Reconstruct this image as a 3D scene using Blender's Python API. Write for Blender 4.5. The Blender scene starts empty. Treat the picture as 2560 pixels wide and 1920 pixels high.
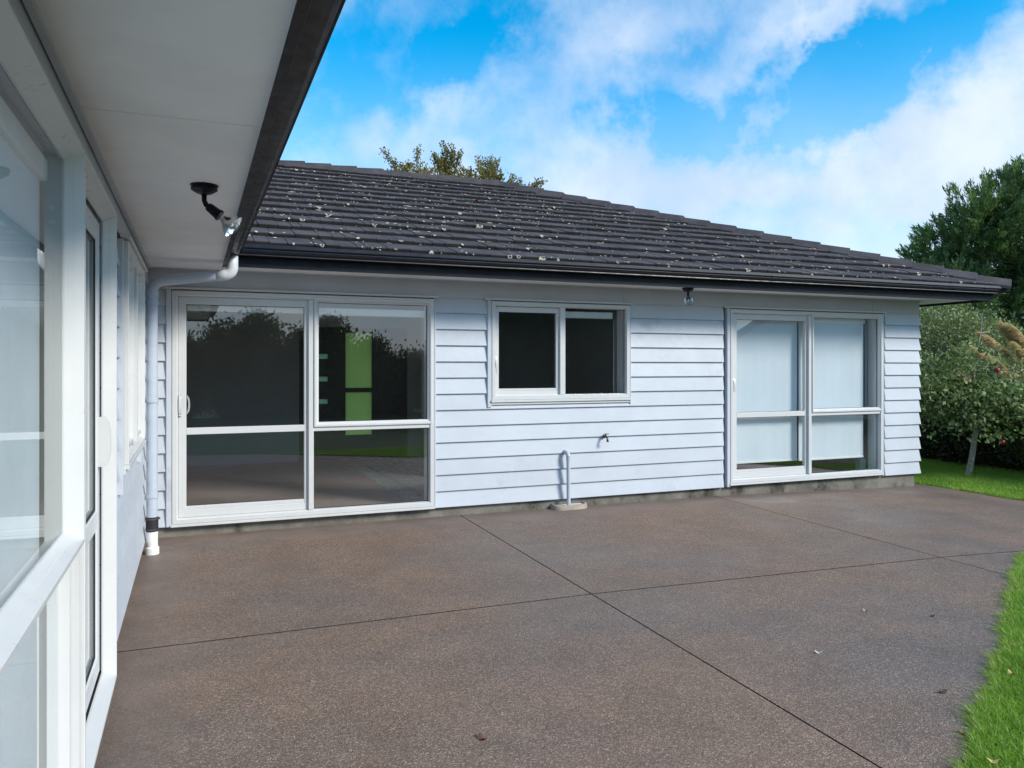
import bpy, bmesh, math, random
import numpy as np
from mathutils import Vector, Matrix

random.seed(7)
RNG = np.random.default_rng(11)
SC = bpy.context.scene
COL = SC.collection
PI = math.pi
R = math.radians

# ------------------------------------------------------------------ camera
EYE = 1.52
cam_d = bpy.data.cameras.new('camera')
cam = bpy.data.objects.new('camera', cam_d)
COL.objects.link(cam)
cam.location = (0, 0, EYE)
cam.rotation_euler = (R(90), 0, R(-22.2))
cam_d.sensor_width = 36.0
cam_d.lens = 36.0 * 1945 / 2560
cam_d.shift_y = -45 / 2560
cam_d.clip_start = 0.02
cam_d.clip_end = 3000
SC.camera = cam

# ------------------------------------------------------------------ sun and sky
SUN_DIR = Vector((0.60, -0.70, 0.56)).normalized()
SUN_EL = math.asin(SUN_DIR.z)
SUN_AZ = math.atan2(SUN_DIR.x, SUN_DIR.y)
sun_d = bpy.data.lights.new('sun', 'SUN')
sun_d.energy = 1.55
sun_d.angle = R(16)
sun_d.color = (1.0, 0.95, 0.87)
sun = bpy.data.objects.new('sun', sun_d)
COL.objects.link(sun)
sun.rotation_euler = (-SUN_DIR).to_track_quat('-Z', 'Y').to_euler()

world = bpy.data.worlds.new('World')
SC.world = world
world.use_nodes = True


class NT:
    """small wrapper round a node tree"""
    def __init__(self, tree):
        self.t = tree
        self.t.nodes.clear()

    def n(self, kind, **kw):
        nd = self.t.nodes.new(kind)
        for k, v in kw.items():
            if k.startswith('i_'):
                nd.inputs[k[2:].replace('_', ' ')].default_value = v
            else:
                setattr(nd, k, v)
        return nd

    def l(self, a, b):
        self.t.links.new(a, b)

    def val(self, sock, v):
        if hasattr(v, 'is_output') or isinstance(v, bpy.types.NodeSocket):
            self.l(v, sock)
        else:
            sock.default_value = v

    def math(self, op, a, b=0.0, c=None, clamp=False):
        m = self.n('ShaderNodeMath', operation=op)
        m.use_clamp = clamp
        self.val(m.inputs[0], a)
        self.val(m.inputs[1], b)
        if c is not None:
            self.val(m.inputs[2], c)
        return m.outputs[0]

    def mix(self, fac, a, b, mode='MIX'):
        m = self.n('ShaderNodeMix', data_type='RGBA', blend_type=mode)
        self.val(m.inputs['Factor'], fac)
        self.val(m.inputs['A'], a if not isinstance(a, tuple) else (*a[:3], 1))
        self.val(m.inputs['B'], b if not isinstance(b, tuple) else (*b[:3], 1))
        return m.outputs['Result']

    def noise(self, vec, scale, detail=4.0, rough=0.55, out='Fac', dist=0.0):
        m = self.n('ShaderNodeTexNoise')
        m.inputs['Scale'].default_value = scale
        m.inputs['Detail'].default_value = detail
        m.inputs['Roughness'].default_value = rough
        m.inputs['Distortion'].default_value = dist
        if vec is not None:
            self.l(vec, m.inputs['Vector'])
        return m.outputs[out]

    def ramp(self, fac, stops, interp='LINEAR'):
        m = self.n('ShaderNodeValToRGB')
        m.color_ramp.interpolation = interp
        e = m.color_ramp.elements
        while len(e) < len(stops):
            e.new(0.5)
        for el, (p, c) in zip(e, stops):
            el.position = p
            el.color = (*c[:3], 1) if isinstance(c, tuple) else (c, c, c, 1)
        self.val(m.inputs['Fac'], fac)
        return m.outputs['Color']

    def maprange(self, v, a, b, c=0.0, d=1.0, smooth=True):
        m = self.n('ShaderNodeMapRange')
        m.interpolation_type = 'SMOOTHSTEP' if smooth else 'LINEAR'
        self.val(m.inputs['Value'], v)
        m.inputs['From Min'].default_value = a
        m.inputs['From Max'].default_value = b
        m.inputs['To Min'].default_value = c
        m.inputs['To Max'].default_value = d
        return m.outputs['Result']


SKY_STRENGTH = 0.11
w = NT(world.node_tree)
tc = w.n('ShaderNodeTexCoord')
sky = w.n('ShaderNodeTexSky', sky_type='NISHITA')
sky.sun_disc = False
sky.sun_elevation = SUN_EL
sky.sun_rotation = SUN_AZ
sky.altitude = 0
sky.air_density = 1.0
sky.dust_density = 0.15
sky.ozone_density = 2.2
hs = w.n('ShaderNodeHueSaturation')
hs.inputs['Hue'].default_value = 0.487
hs.inputs['Saturation'].default_value = 1.58
hs.inputs['Value'].default_value = 0.83
w.l(sky.outputs[0], hs.inputs['Color'])
sep = w.n('ShaderNodeSeparateXYZ')
w.l(tc.outputs['Generated'], sep.inputs[0])
sx, sy, sz = sep.outputs
az = w.math('ARCTAN2', sx, sy)
el = w.math('ARCSINE', sz)
# cloud sheet: noise laid on a flat layer overhead
den = w.math('ADD', w.math('MAXIMUM', sz, 0.0), 0.16)
cv = w.n('ShaderNodeCombineXYZ')
w.l(w.math('DIVIDE', sx, den), cv.inputs[0])
w.l(w.math('DIVIDE', sy, den), cv.inputs[1])
cv.inputs[2].default_value = 3.7
n1 = w.noise(cv.outputs[0], 1.3, 8.0, 0.6, dist=0.2)
n2 = w.noise(cv.outputs[0], 0.5, 3.0, 0.5)
wrot = w.n('ShaderNodeMapping')
wrot.inputs['Rotation'].default_value = (0, 0, R(-25))
w.l(tc.outputs['Generated'], wrot.inputs['Vector'])
n3 = w.noise(wrot.outputs[0], 4.2, 9.0, 0.60, dist=0.35)
n4 = w.noise(wrot.outputs[0], 11.0, 7.0, 0.62, dist=0.5)
cover = w.math('ADD', w.math('ADD', w.math('MULTIPLY', n1, 0.45), w.math('MULTIPLY', n2, 0.25)), w.math('ADD', w.math('MULTIPLY', n3, 0.75), w.math('MULTIPLY', n4, 0.46)))


warp = w.n('ShaderNodeTexNoise')
warp.inputs['Scale'].default_value = 5.5
warp.inputs['Detail'].default_value = 6.0
warp.inputs['Roughness'].default_value = 0.62
w.l(wrot.outputs[0], warp.inputs['Vector'])
wsep = w.n('ShaderNodeSeparateColor')
w.l(warp.outputs['Color'], wsep.inputs[0])
waz = w.math('ADD', az, w.math('MULTIPLY', w.math('SUBTRACT', wsep.outputs[0], 0.5), 0.42))
wel = w.math('ADD', el, w.math('MULTIPLY', w.math('SUBTRACT', wsep.outputs[1], 0.5), 0.22))


def blob(caz, cel, ra, rb, rot, wt):
    """one cloud bank (wt > 0) or one clear gap (wt < 0) at an azimuth and elevation in degrees"""
    da = w.math('SUBTRACT', waz, R(caz))
    de = w.math('SUBTRACT', wel, R(cel))
    c, s = math.cos(R(rot)), math.sin(R(rot))
    p = w.math('ADD', w.math('MULTIPLY', da, c / R(ra)), w.math('MULTIPLY', de, s / R(ra)))
    q = w.math('ADD', w.math('MULTIPLY', da, -s / R(rb)), w.math('MULTIPLY', de, c / R(rb)))
    d2 = w.math('ADD', w.math('MULTIPLY', p, p), w.math('MULTIPLY', q, q))
    return w.math('MULTIPLY', w.math('EXPONENT', w.math('MULTIPLY', d2, -1.0)), wt)


def px(x, y):                     # direction (degrees) of a spot of sky seen in the photograph, in display pixels
    X, Y = x * 2560 / 2212, y * 2560 / 2212
    a = math.atan((X - 1280) / 1945)
    return 22.2 + math.degrees(a), math.degrees(math.atan((915 - Y) / 1945 * math.cos(a)))


for (x, y, ra, rb, rot, wt) in (
        (1010, 95, 6.0, 2.4, 28, -0.42), (760, 60, 2.6, 5.0, 0, -0.22), (1600, 225, 7.0, 2.0, 12, -0.40),
        (1420, 225, 4.0, 1.7, -8, -0.34), (1480, 85, 4.5, 1.3, 30, -0.16), (1960, 105, 7.0, 2.4, 35, -0.38), (1800, 225, 3.5, 2.6, 25, -0.24),
        (2120, 30, 6, 3, 10, -0.2), (1720, 150, 5.5, 1.3, 45, 0.36), (1330, 60, 5.0, 2.0, 10, 0.08), (1700, 455, 5.0, 1.0, 4, -0.16), (640, 300, 2, 3, 0, -0.12),
        (1250, 215, 5.0, 2.2, 30, 0.08), (1330, 20, 6.0, 1.6, 8, 0.05), (2000, 470, 9.0, 2.4, 0, 0.30), (1880, 150, 5.0, 0.9, 50, 0.10), (2180, 260, 6.0, 3.6, 40, 0.36), (2000, 330, 5, 2.5, 10, 0.2),
        (1500, 400, 18.0, 3.2, 0, 0.34), (900, 260, 8.0, 2.4, 10, 0.12), (1620, 130, 4, 1.6, 35, 0.10)):
    caz, cel = px(x, y)
    cover = w.math('ADD', cover, blob(caz, cel, ra, rb, rot, wt))
cm = w.maprange(cover, 0.60, 1.42)
low = w.maprange(el, R(2), R(24), 0.97, 0.0)
cm = w.math('MAXIMUM', cm, low)
shade = w.noise(wrot.outputs[0], 7.0, 6.0, 0.55)
cloud_col = w.mix(w.maprange(shade, 0.35, 0.7), (2.15, 2.6, 3.4), (3.05, 3.28, 3.6))
cloud_fac = w.math('MULTIPLY', cm, 0.9)
skyc = w.mix(cloud_fac, hs.outputs['Color'], cloud_col)
bg = w.n('ShaderNodeBackground')
bg.inputs['Strength'].default_value = SKY_STRENGTH
w.l(skyc, bg.inputs['Color'])
wo = w.n('ShaderNodeOutputWorld')
w.l(bg.outputs[0], wo.inputs['Surface'])

SC.view_settings.view_transform = 'Standard'
SC.view_settings.look = 'None'
SC.view_settings.gamma = 1.0
SC.view_settings.use_curve_mapping = False
SC.view_settings.exposure = 1.46
SC.render.engine = 'CYCLES'
SC.cycles.use_denoising = True
SC.cycles.max_bounces = 10
SC.cycles.transparent_max_bounces = 16
SC.cycles.sample_clamp_indirect = 6.0
try:
    SC.cycles.denoiser = 'OPENIMAGEDENOISE'
except Exception:
    pass

# ------------------------------------------------------------------ materials
MATS = {}


def principled(name):
    m = bpy.data.materials.new(name)
    m.use_nodes = True
    t = NT(m.node_tree)
    b = t.n('ShaderNodeBsdfPrincipled')
    o = t.n('ShaderNodeOutputMaterial')
    t.l(b.outputs[0], o.inputs['Surface'])
    MATS[name] = m
    return m, t, b, o


def plain(name, col, rough=0.5, var=0.06, scale=6.0, bump=0.0, bscale=80.0, metal=0.0, spec=0.5, rnd=0.0, dirt=None):
    """paint-like material: base colour with mottling, fine relief and optional per-object tint"""
    m, t, b, o = principled(name)
    g = t.n('ShaderNodeNewGeometry')
    pos = g.outputs['Position']
    f = t.noise(pos, scale, 6.0, 0.62)
    lo = tuple(c * (1 - var) for c in col)
    hi = tuple(min(1, c * (1 + var)) for c in col)
    c = t.mix(t.maprange(f, 0.3, 0.7), lo, hi)
    if rnd:
        oi = t.n('ShaderNodeObjectInfo')
        k = t.maprange(oi.outputs['Random'], 0, 1, 1 - rnd, 1 + rnd, smooth=False)
        cc = t.n('ShaderNodeCombineXYZ')
        for i in range(3):
            t.l(k, cc.inputs[i])
        c = t.mix(1.0, c, cc.outputs[0], 'MULTIPLY')
    if dirt:
        d = t.noise(pos, dirt[1], 5.0, 0.7)
        c = t.mix(t.maprange(d, dirt[2], dirt[2] + 0.16), c, dirt[0])
    t.l(c, b.inputs['Base Color'])
    r = t.maprange(t.noise(pos, 14.0, 3.0), 0.3, 0.7, rough * 0.85, min(1, rough * 1.15))
    t.l(r, b.inputs['Roughness'])
    b.inputs['Metallic'].default_value = metal
    b.inputs['Specular IOR Level'].default_value = spec
    if bump:
        bp = t.n('ShaderNodeBump')
        bp.inputs['Strength'].default_value = bump
        bp.inputs['Distance'].default_value = 0.004
        t.l(t.noise(pos, bscale, 5.0, 0.6), bp.inputs['Height'])
        t.l(bp.outputs[0], b.inputs['Normal'])
    return m


plain('board_paint', (0.51, 0.547, 0.592), 0.5, 0.04, 2.5, 0.16, 45, rnd=0.03, dirt=((0.43, 0.45, 0.49), 1.3, 0.60))
plain('frieze_paint', (0.49, 0.52, 0.57), 0.5, 0.04, 2.5, 0.12, 60)
plain('pvc_white', (0.61, 0.615, 0.605), 0.32, 0.02, 5.0)
plain('pipe_pale', (0.58, 0.61, 0.64), 0.36, 0.03, 9.0)
plain('pipe_paint', (0.46, 0.51, 0.58), 0.36, 0.04, 9.0)
plain('soffit_paint', (0.80, 0.81, 0.82), 0.7, 0.04, 3.0, 0.08, 90)
plain('dark_steel', (0.0045, 0.0052, 0.010), 0.48, 0.15, 6.0, spec=0.28)
plain('gutter_steel', (0.0055, 0.0068, 0.012), 0.42, 0.15, 6.0, spec=0.36)
plain('black_plastic', (0.004, 0.004, 0.006), 0.42, 0.1, 9.0, spec=0.25)
plain('rubber', (0.016, 0.016, 0.018), 0.6, 0.1, 9.0)
plain('chrome', (0.80, 0.81, 0.82), 0.2, 0.02, 9.0, metal=1.0)
plain('galvanised', (0.10, 0.10, 0.11), 0.45, 0.2, 30.0, metal=0.6)
plain('concrete', (0.165, 0.155, 0.13), 0.85, 0.3, 5.0, 0.8, 45, dirt=((0.045, 0.042, 0.03), 2.2, 0.52))
plain('cement_ring', (0.36, 0.30, 0.235), 0.85, 0.18, 12.0, 0.6, 90, dirt=((0.2, 0.15, 0.11), 14.0, 0.6))
plain('white_plastic', (0.80, 0.80, 0.79), 0.4, 0.03, 9.0)
plain('roller_fabric', (0.68, 0.74, 0.79), 0.75, 0.03, 2.0)
plain('sheer_fabric', (0.76, 0.81, 0.84), 0.8, 0.05, 2.0)
plain('room_wall', (0.48, 0.50, 0.53), 0.85, 0.04, 2.0)
plain('liner_paint', (0.19, 0.19, 0.165), 0.6, 0.04, 2.0)
plain('room_ceiling', (0.45, 0.45, 0.44), 0.9, 0.03, 2.0)
plain('carpet', (0.27, 0.215, 0.185), 0.95, 0.2, 60.0, 0.5, 200)
plain('floor_tile', (0.42, 0.43, 0.43), 0.25, 0.05, 5.0)
plain('cabinet', (0.30, 0.31, 0.33), 0.4, 0.05, 3.0)
plain('bench_top', (0.50, 0.51, 0.52), 0.3, 0.1, 10.0)
plain('door_black', (0.01, 0.01, 0.012), 0.35, 0.1, 5.0)
plain('bark', (0.16, 0.13, 0.10), 0.9, 0.35, 25.0, 0.8, 60)
plain('pale_bark', (0.30, 0.27, 0.22), 0.9, 0.45, 30.0, 0.8, 60, dirt=((0.10, 0.085, 0.06), 24.0, 0.52))
plain('apple_red', (0.27, 0.02, 0.03), 0.35, 0.3, 20.0)
plain('neighbour_wall', (0.62, 0.62, 0.60), 0.8, 0.04, 2.0)
plain('neighbour_roof', (0.10, 0.10, 0.105), 0.6, 0.1, 3.0)
plain('shed_roof', (0.22, 0.22, 0.225), 0.5, 0.1, 3.0)
plain('joint_dirt', (0.018, 0.013, 0.009), 0.95, 0.3, 8.0)
plain('core_dark', (0.045, 0.032, 0.02), 0.95, 0.3, 8.0, 0.8, 30)  # dark fill of the crown cores, stands in for inner shade
plain('lichen_pale', (0.43, 0.395, 0.30), 0.95, 0.25, 60.0)
plain('dead_leaf', (0.22, 0.13, 0.05), 0.7, 0.5, 30.0)
plain('yellow_leaf', (0.55, 0.40, 0.14), 0.7, 0.3, 30.0)
plain('dark_leaf', (0.07, 0.04, 0.025), 0.7, 0.4, 30.0)
plain('paper_scrap', (0.45, 0.46, 0.45), 0.8, 0.1, 30.0)
plain('rust_stain', (0.13, 0.055, 0.035), 0.8, 0.3, 30.0)
plain('red_leaf', (0.45, 0.06, 0.03), 0.7, 0.3, 30.0)


def foliage(name, dark, light, tip=None, rough=0.5, trans=0.25, scale=1.4):
    """leaf material: colour differs from leaf to leaf and from clump to clump"""
    m = bpy.data.materials.new(name)
    m.use_nodes = True
    t = NT(m.node_tree)
    o = t.n('ShaderNodeOutputMaterial')
    at = t.n('ShaderNodeAttribute', attribute_name='leaf')
    g = t.n('ShaderNodeNewGeometry')
    f = t.math('ADD', t.math('MULTIPLY', at.outputs['Fac'], 0.6), t.math('MULTIPLY', t.noise(g.outputs['Position'], scale, 3.0), 0.4))
    stops = [(0.18, dark), (0.62, light)]
    if tip:
        stops.append((0.9, tip))
    c = t.ramp(f, stops)
    b = t.n('ShaderNodeBsdfPrincipled')
    t.l(c, b.inputs['Base Color'])
    b.inputs['Roughness'].default_value = rough
    tr = t.n('ShaderNodeBsdfTranslucent')
    tcol = t.mix(1.0, c, (1.15, 1.25, 0.6), 'MULTIPLY')
    t.l(tcol, tr.inputs['Color'])
    mx = t.n('ShaderNodeMixShader')
    mx.inputs[0].default_value = trans
    t.l(b.outputs[0], mx.inputs[1])
    t.l(tr.outputs[0], mx.inputs[2])
    t.l(mx.outputs[0], o.inputs['Surface'])
    MATS[name] = m
    return m


foliage('grass_blade', (0.15, 0.275, 0.03), (0.27, 0.455, 0.06), (0.42, 0.40, 0.14), 0.5, 0.35, 1.5)
foliage('apple_leaf', (0.085, 0.14, 0.055), (0.24, 0.32, 0.135), (0.40, 0.44, 0.22), 0.6, 0.28)
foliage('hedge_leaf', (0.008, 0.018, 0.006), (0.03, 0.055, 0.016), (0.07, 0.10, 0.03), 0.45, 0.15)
foliage('shrub_leaf', (0.09, 0.13, 0.055), (0.26, 0.31, 0.14), (0.45, 0.48, 0.27), 0.6, 0.25)
foliage('conifer_leaf', (0.05, 0.095, 0.05), (0.17, 0.27, 0.09), (0.36, 0.45, 0.10), 0.55, 0.2, 0.8)
foliage('olive_leaf', (0.09, 0.095, 0.03), (0.25, 0.20, 0.055), (0.38, 0.28, 0.09), 0.6, 0.25, 0.9)
foliage('upright_leaf', (0.035, 0.085, 0.03), (0.08, 0.16, 0.06), (0.15, 0.23, 0.10), 0.5, 0.2)
foliage('plume_hair', (0.42, 0.31, 0.16), (0.66, 0.52, 0.31), (0.84, 0.72, 0.50), 0.8, 0.35)
foliage('reed_leaf', (0.14, 0.14, 0.035), (0.36, 0.32, 0.08), (0.5, 0.44, 0.16), 0.6, 0.25)
foliage('far_leaf', (0.03, 0.055, 0.02), (0.09, 0.14, 0.045), (0.18, 0.23, 0.08), 0.5, 0.2, 0.6)


def glass_mat(name, tint=(0.93, 0.96, 0.955), ior=2.25, dirty=0.0):
    """window pane: clear with a Fresnel reflection (two glass skins), a trace of dust"""
    m = bpy.data.materials.new(name)
    m.use_nodes = True
    t = NT(m.node_tree)
    o = t.n('ShaderNodeOutputMaterial')
    gi = t.n('ShaderNodeNewGeometry')
    dp_ = t.n('ShaderNodeVectorMath', operation='DOT_PRODUCT')
    t.l(gi.outputs['Incoming'], dp_.inputs[0])
    t.l(gi.outputs['Normal'], dp_.inputs[1])
    om = t.math('SUBTRACT', 1.0, t.math('ABSOLUTE', dp_.outputs['Value']), clamp=True)
    f0 = ((ior - 1) / (ior + 1)) ** 2
    fres = t.math('ADD', t.math('MULTIPLY', t.math('POWER', om, 7.6), 1 - f0), f0)
    tr = t.n('ShaderNodeBsdfTransparent')
    tr.inputs['Color'].default_value = (*tint, 1)
    gl = t.n('ShaderNodeBsdfGlossy')
    gl.inputs['Color'].default_value = (0.97, 0.98, 1.0, 1)
    gl.inputs['Roughness'].default_value = 0.0
    g = t.n('ShaderNodeNewGeometry')
    bp = t.n('ShaderNodeBump')
    bp.inputs['Strength'].default_value = 0.04
    bp.inputs['Distance'].default_value = 0.01
    t.l(t.noise(g.outputs['Position'], 1.6, 1.0), bp.inputs['Height'])
    t.l(bp.outputs[0], gl.inputs['Normal'])
    mx = t.n('ShaderNodeMixShader')
    t.l(fres, mx.inputs[0])
    t.l(tr.outputs[0], mx.inputs[1])
    t.l(gl.outputs[0], mx.inputs[2])
    df = t.n('ShaderNodeBsdfDiffuse')
    df.inputs['Color'].default_value = (0.5, 0.5, 0.48, 1)
    mx2 = t.n('ShaderNodeMixShader')
    sp = t.noise(g.outputs['Position'], 55.0, 2.0, 0.5)
    k = t.math('ADD', t.math('MULTIPLY', t.maprange(sp, 0.70, 0.76), 0.10 + dirty), 0.008 + dirty * 0.12)
    t.l(k, mx2.inputs[0])
    t.l(mx.outputs[0], mx2.inputs[1])
    t.l(df.outputs[0], mx2.inputs[2])
    t.l(mx2.outputs[0], o.inputs['Surface'])
    MATS[name] = m
    return m


glass_mat('pane_glass')
glass_mat('pane_glass_dusty', dirty=0.05)


def frosted(name, col):
    m = bpy.data.materials.new(name)
    m.use_nodes = True
    t = NT(m.node_tree)
    o = t.n('ShaderNodeOutputMaterial')
    g = t.n('ShaderNodeNewGeometry')
    c = t.mix(t.noise(g.outputs['Position'], 1.2, 2.0), tuple(x * 0.75 for x in col), col)
    tr = t.n('ShaderNodeBsdfTranslucent')
    t.l(c, tr.inputs['Color'])
    gl = t.n('ShaderNodeBsdfGlossy')
    gl.inputs['Roughness'].default_value = 0.3
    mx = t.n('ShaderNodeMixShader')
    mx.inputs[0].default_value = 0.05
    t.l(tr.outputs[0], mx.inputs[1])
    t.l(gl.outputs[0], mx.inputs[2])
    t.l(mx.outputs[0], o.inputs['Surface'])
    MATS[name] = m


frosted('frosted_green', (0.78, 0.88, 0.42))
frosted('frosted_pale', (0.66, 0.85, 0.62))


def patio_mat():
    m, t, b, o = principled('aggregate')
    g = t.n('ShaderNodeNewGeometry')
    pos = g.outputs['Position']
    vo = t.n('ShaderNodeTexVoronoi')
    vo.inputs['Scale'].default_value = 185.0
    t.l(pos, vo.inputs['Vector'])
    sepc = t.n('ShaderNodeSeparateColor')
    t.l(vo.outputs['Color'], sepc.inputs[0])
    stone = t.ramp(sepc.outputs[0], [(0.0, (0.092, 0.069, 0.056)), (0.45, (0.140, 0.107, 0.085)), (0.72, (0.18, 0.14, 0.112)),
                                     (0.9, (0.24, 0.195, 0.155)), (1.0, (0.35, 0.295, 0.235))])
    big = t.noise(pos, 0.55, 4.0, 0.6)
    mid = t.noise(pos, 2.3, 5.0, 0.65)
    # damp, greyer patches and warmer dry ones
    tone = t.mix(t.maprange(big, 0.36, 0.64), (1.36, 1.16, 1.02), (1.11, 1.06, 1.06))
    c = t.mix(1.0, stone, tone, 'MULTIPLY')
    blot = t.mix(t.maprange(mid, 0.28, 0.72), (0.90, 0.90, 0.90), (1.16, 1.14, 1.12))
    c = t.mix(1.0, c, blot, 'MULTIPLY')
    # trowelled smooth margin along the walls
    sp = t.n('ShaderNodeSeparateXYZ')
    t.l(pos, sp.inputs[0])
    edge = t.math('ADD', sp.outputs[1], t.math('MULTIPLY', t.noise(pos, 1.7, 3.0), 0.6))
    marg = t.maprange(edge, 7.15, 7.6, 0.0, 0.75)
    edge2 = t.math('SUBTRACT', sp.outputs[0], t.math('MULTIPLY', t.noise(pos, 1.7, 3.0), 0.5))
    marg = t.math('MAXIMUM', marg, t.maprange(edge2, -0.55, -0.1, 0.6, 0.0))
    c = t.mix(marg, c, t.mix(t.maprange(mid, 0.3, 0.7), (0.15, 0.115, 0.095), (0.195, 0.152, 0.127)))
    st = t.noise(pos, 1.1, 6.0, 0.7)
    c = t.mix(t.maprange(st, 0.66, 0.78, 0, 0.5), c, (0.06, 0.045, 0.038))
    t.l(c, b.inputs['Base Color'])
    t.l(t.maprange(big, 0.35, 0.65, 0.72, 0.50), b.inputs['Roughness'])
    bp = t.n('ShaderNodeBump')
    bp.inputs['Distance'].default_value = 0.006
    t.l(t.math('MULTIPLY', t.math('SUBTRACT', 1.0, marg), 0.75), bp.inputs['Strength'])
    t.l(t.math('ADD', t.math('MULTIPLY', vo.outputs['Distance'], -0.6), t.math('MULTIPLY', sepc.outputs[1], 0.5)), bp.inputs['Height'])
    t.l(bp.outputs[0], b.inputs['Normal'])


patio_mat()


def lawn_mat():
    m, t, b, o = principled('lawn_ground')
    g = t.n('ShaderNodeNewGeometry')
    pos = g.outputs['Position']
    f = t.math('ADD', t.math('MULTIPLY', t.noise(pos, 0.9, 6.0, 0.7), 0.5), t.math('MULTIPLY', t.noise(pos, 60.0, 4.0, 0.7), 0.5))
    c = t.ramp(f, [(0.3, (0.024, 0.04, 0.011)), (0.5, (0.05, 0.088, 0.02)), (0.7, (0.08, 0.13, 0.03))])
    t.l(c, b.inputs['Base Color'])
    b.inputs['Roughness'].default_value = 0.9
    bp = t.n('ShaderNodeBump')
    bp.inputs['Strength'].default_value = 0.9
    bp.inputs['Distance'].default_value = 0.03
    t.l(t.noise(pos, 70.0, 4.0, 0.7), bp.inputs['Height'])
    t.l(bp.outputs[0], b.inputs['Normal'])


lawn_mat()


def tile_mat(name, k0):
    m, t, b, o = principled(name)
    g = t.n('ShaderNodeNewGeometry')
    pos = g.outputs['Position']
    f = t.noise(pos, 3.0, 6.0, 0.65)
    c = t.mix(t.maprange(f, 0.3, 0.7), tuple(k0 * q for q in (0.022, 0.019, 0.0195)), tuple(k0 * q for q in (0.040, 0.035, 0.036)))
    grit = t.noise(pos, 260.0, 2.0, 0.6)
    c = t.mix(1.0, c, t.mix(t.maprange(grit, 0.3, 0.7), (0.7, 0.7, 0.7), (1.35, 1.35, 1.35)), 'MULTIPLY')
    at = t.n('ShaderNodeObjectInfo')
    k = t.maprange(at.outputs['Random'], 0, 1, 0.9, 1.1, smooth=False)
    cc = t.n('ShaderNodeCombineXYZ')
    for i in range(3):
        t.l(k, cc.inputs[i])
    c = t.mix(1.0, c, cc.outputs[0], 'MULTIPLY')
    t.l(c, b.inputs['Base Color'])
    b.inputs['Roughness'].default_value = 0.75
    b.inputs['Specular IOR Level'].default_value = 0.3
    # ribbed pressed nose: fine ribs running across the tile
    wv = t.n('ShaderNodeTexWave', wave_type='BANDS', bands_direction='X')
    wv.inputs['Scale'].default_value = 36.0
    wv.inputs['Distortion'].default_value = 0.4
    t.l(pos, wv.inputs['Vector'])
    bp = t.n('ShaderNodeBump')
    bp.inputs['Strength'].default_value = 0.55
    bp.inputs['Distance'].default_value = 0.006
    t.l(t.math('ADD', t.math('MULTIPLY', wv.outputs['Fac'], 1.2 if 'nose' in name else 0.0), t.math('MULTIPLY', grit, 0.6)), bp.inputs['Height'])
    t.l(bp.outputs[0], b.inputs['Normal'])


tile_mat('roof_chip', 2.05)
tile_mat('roof_nose', 0.9)  # darker copy of the chip: shade of the rib grooves painted in

# ------------------------------------------------------------------ mesh helpers


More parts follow.
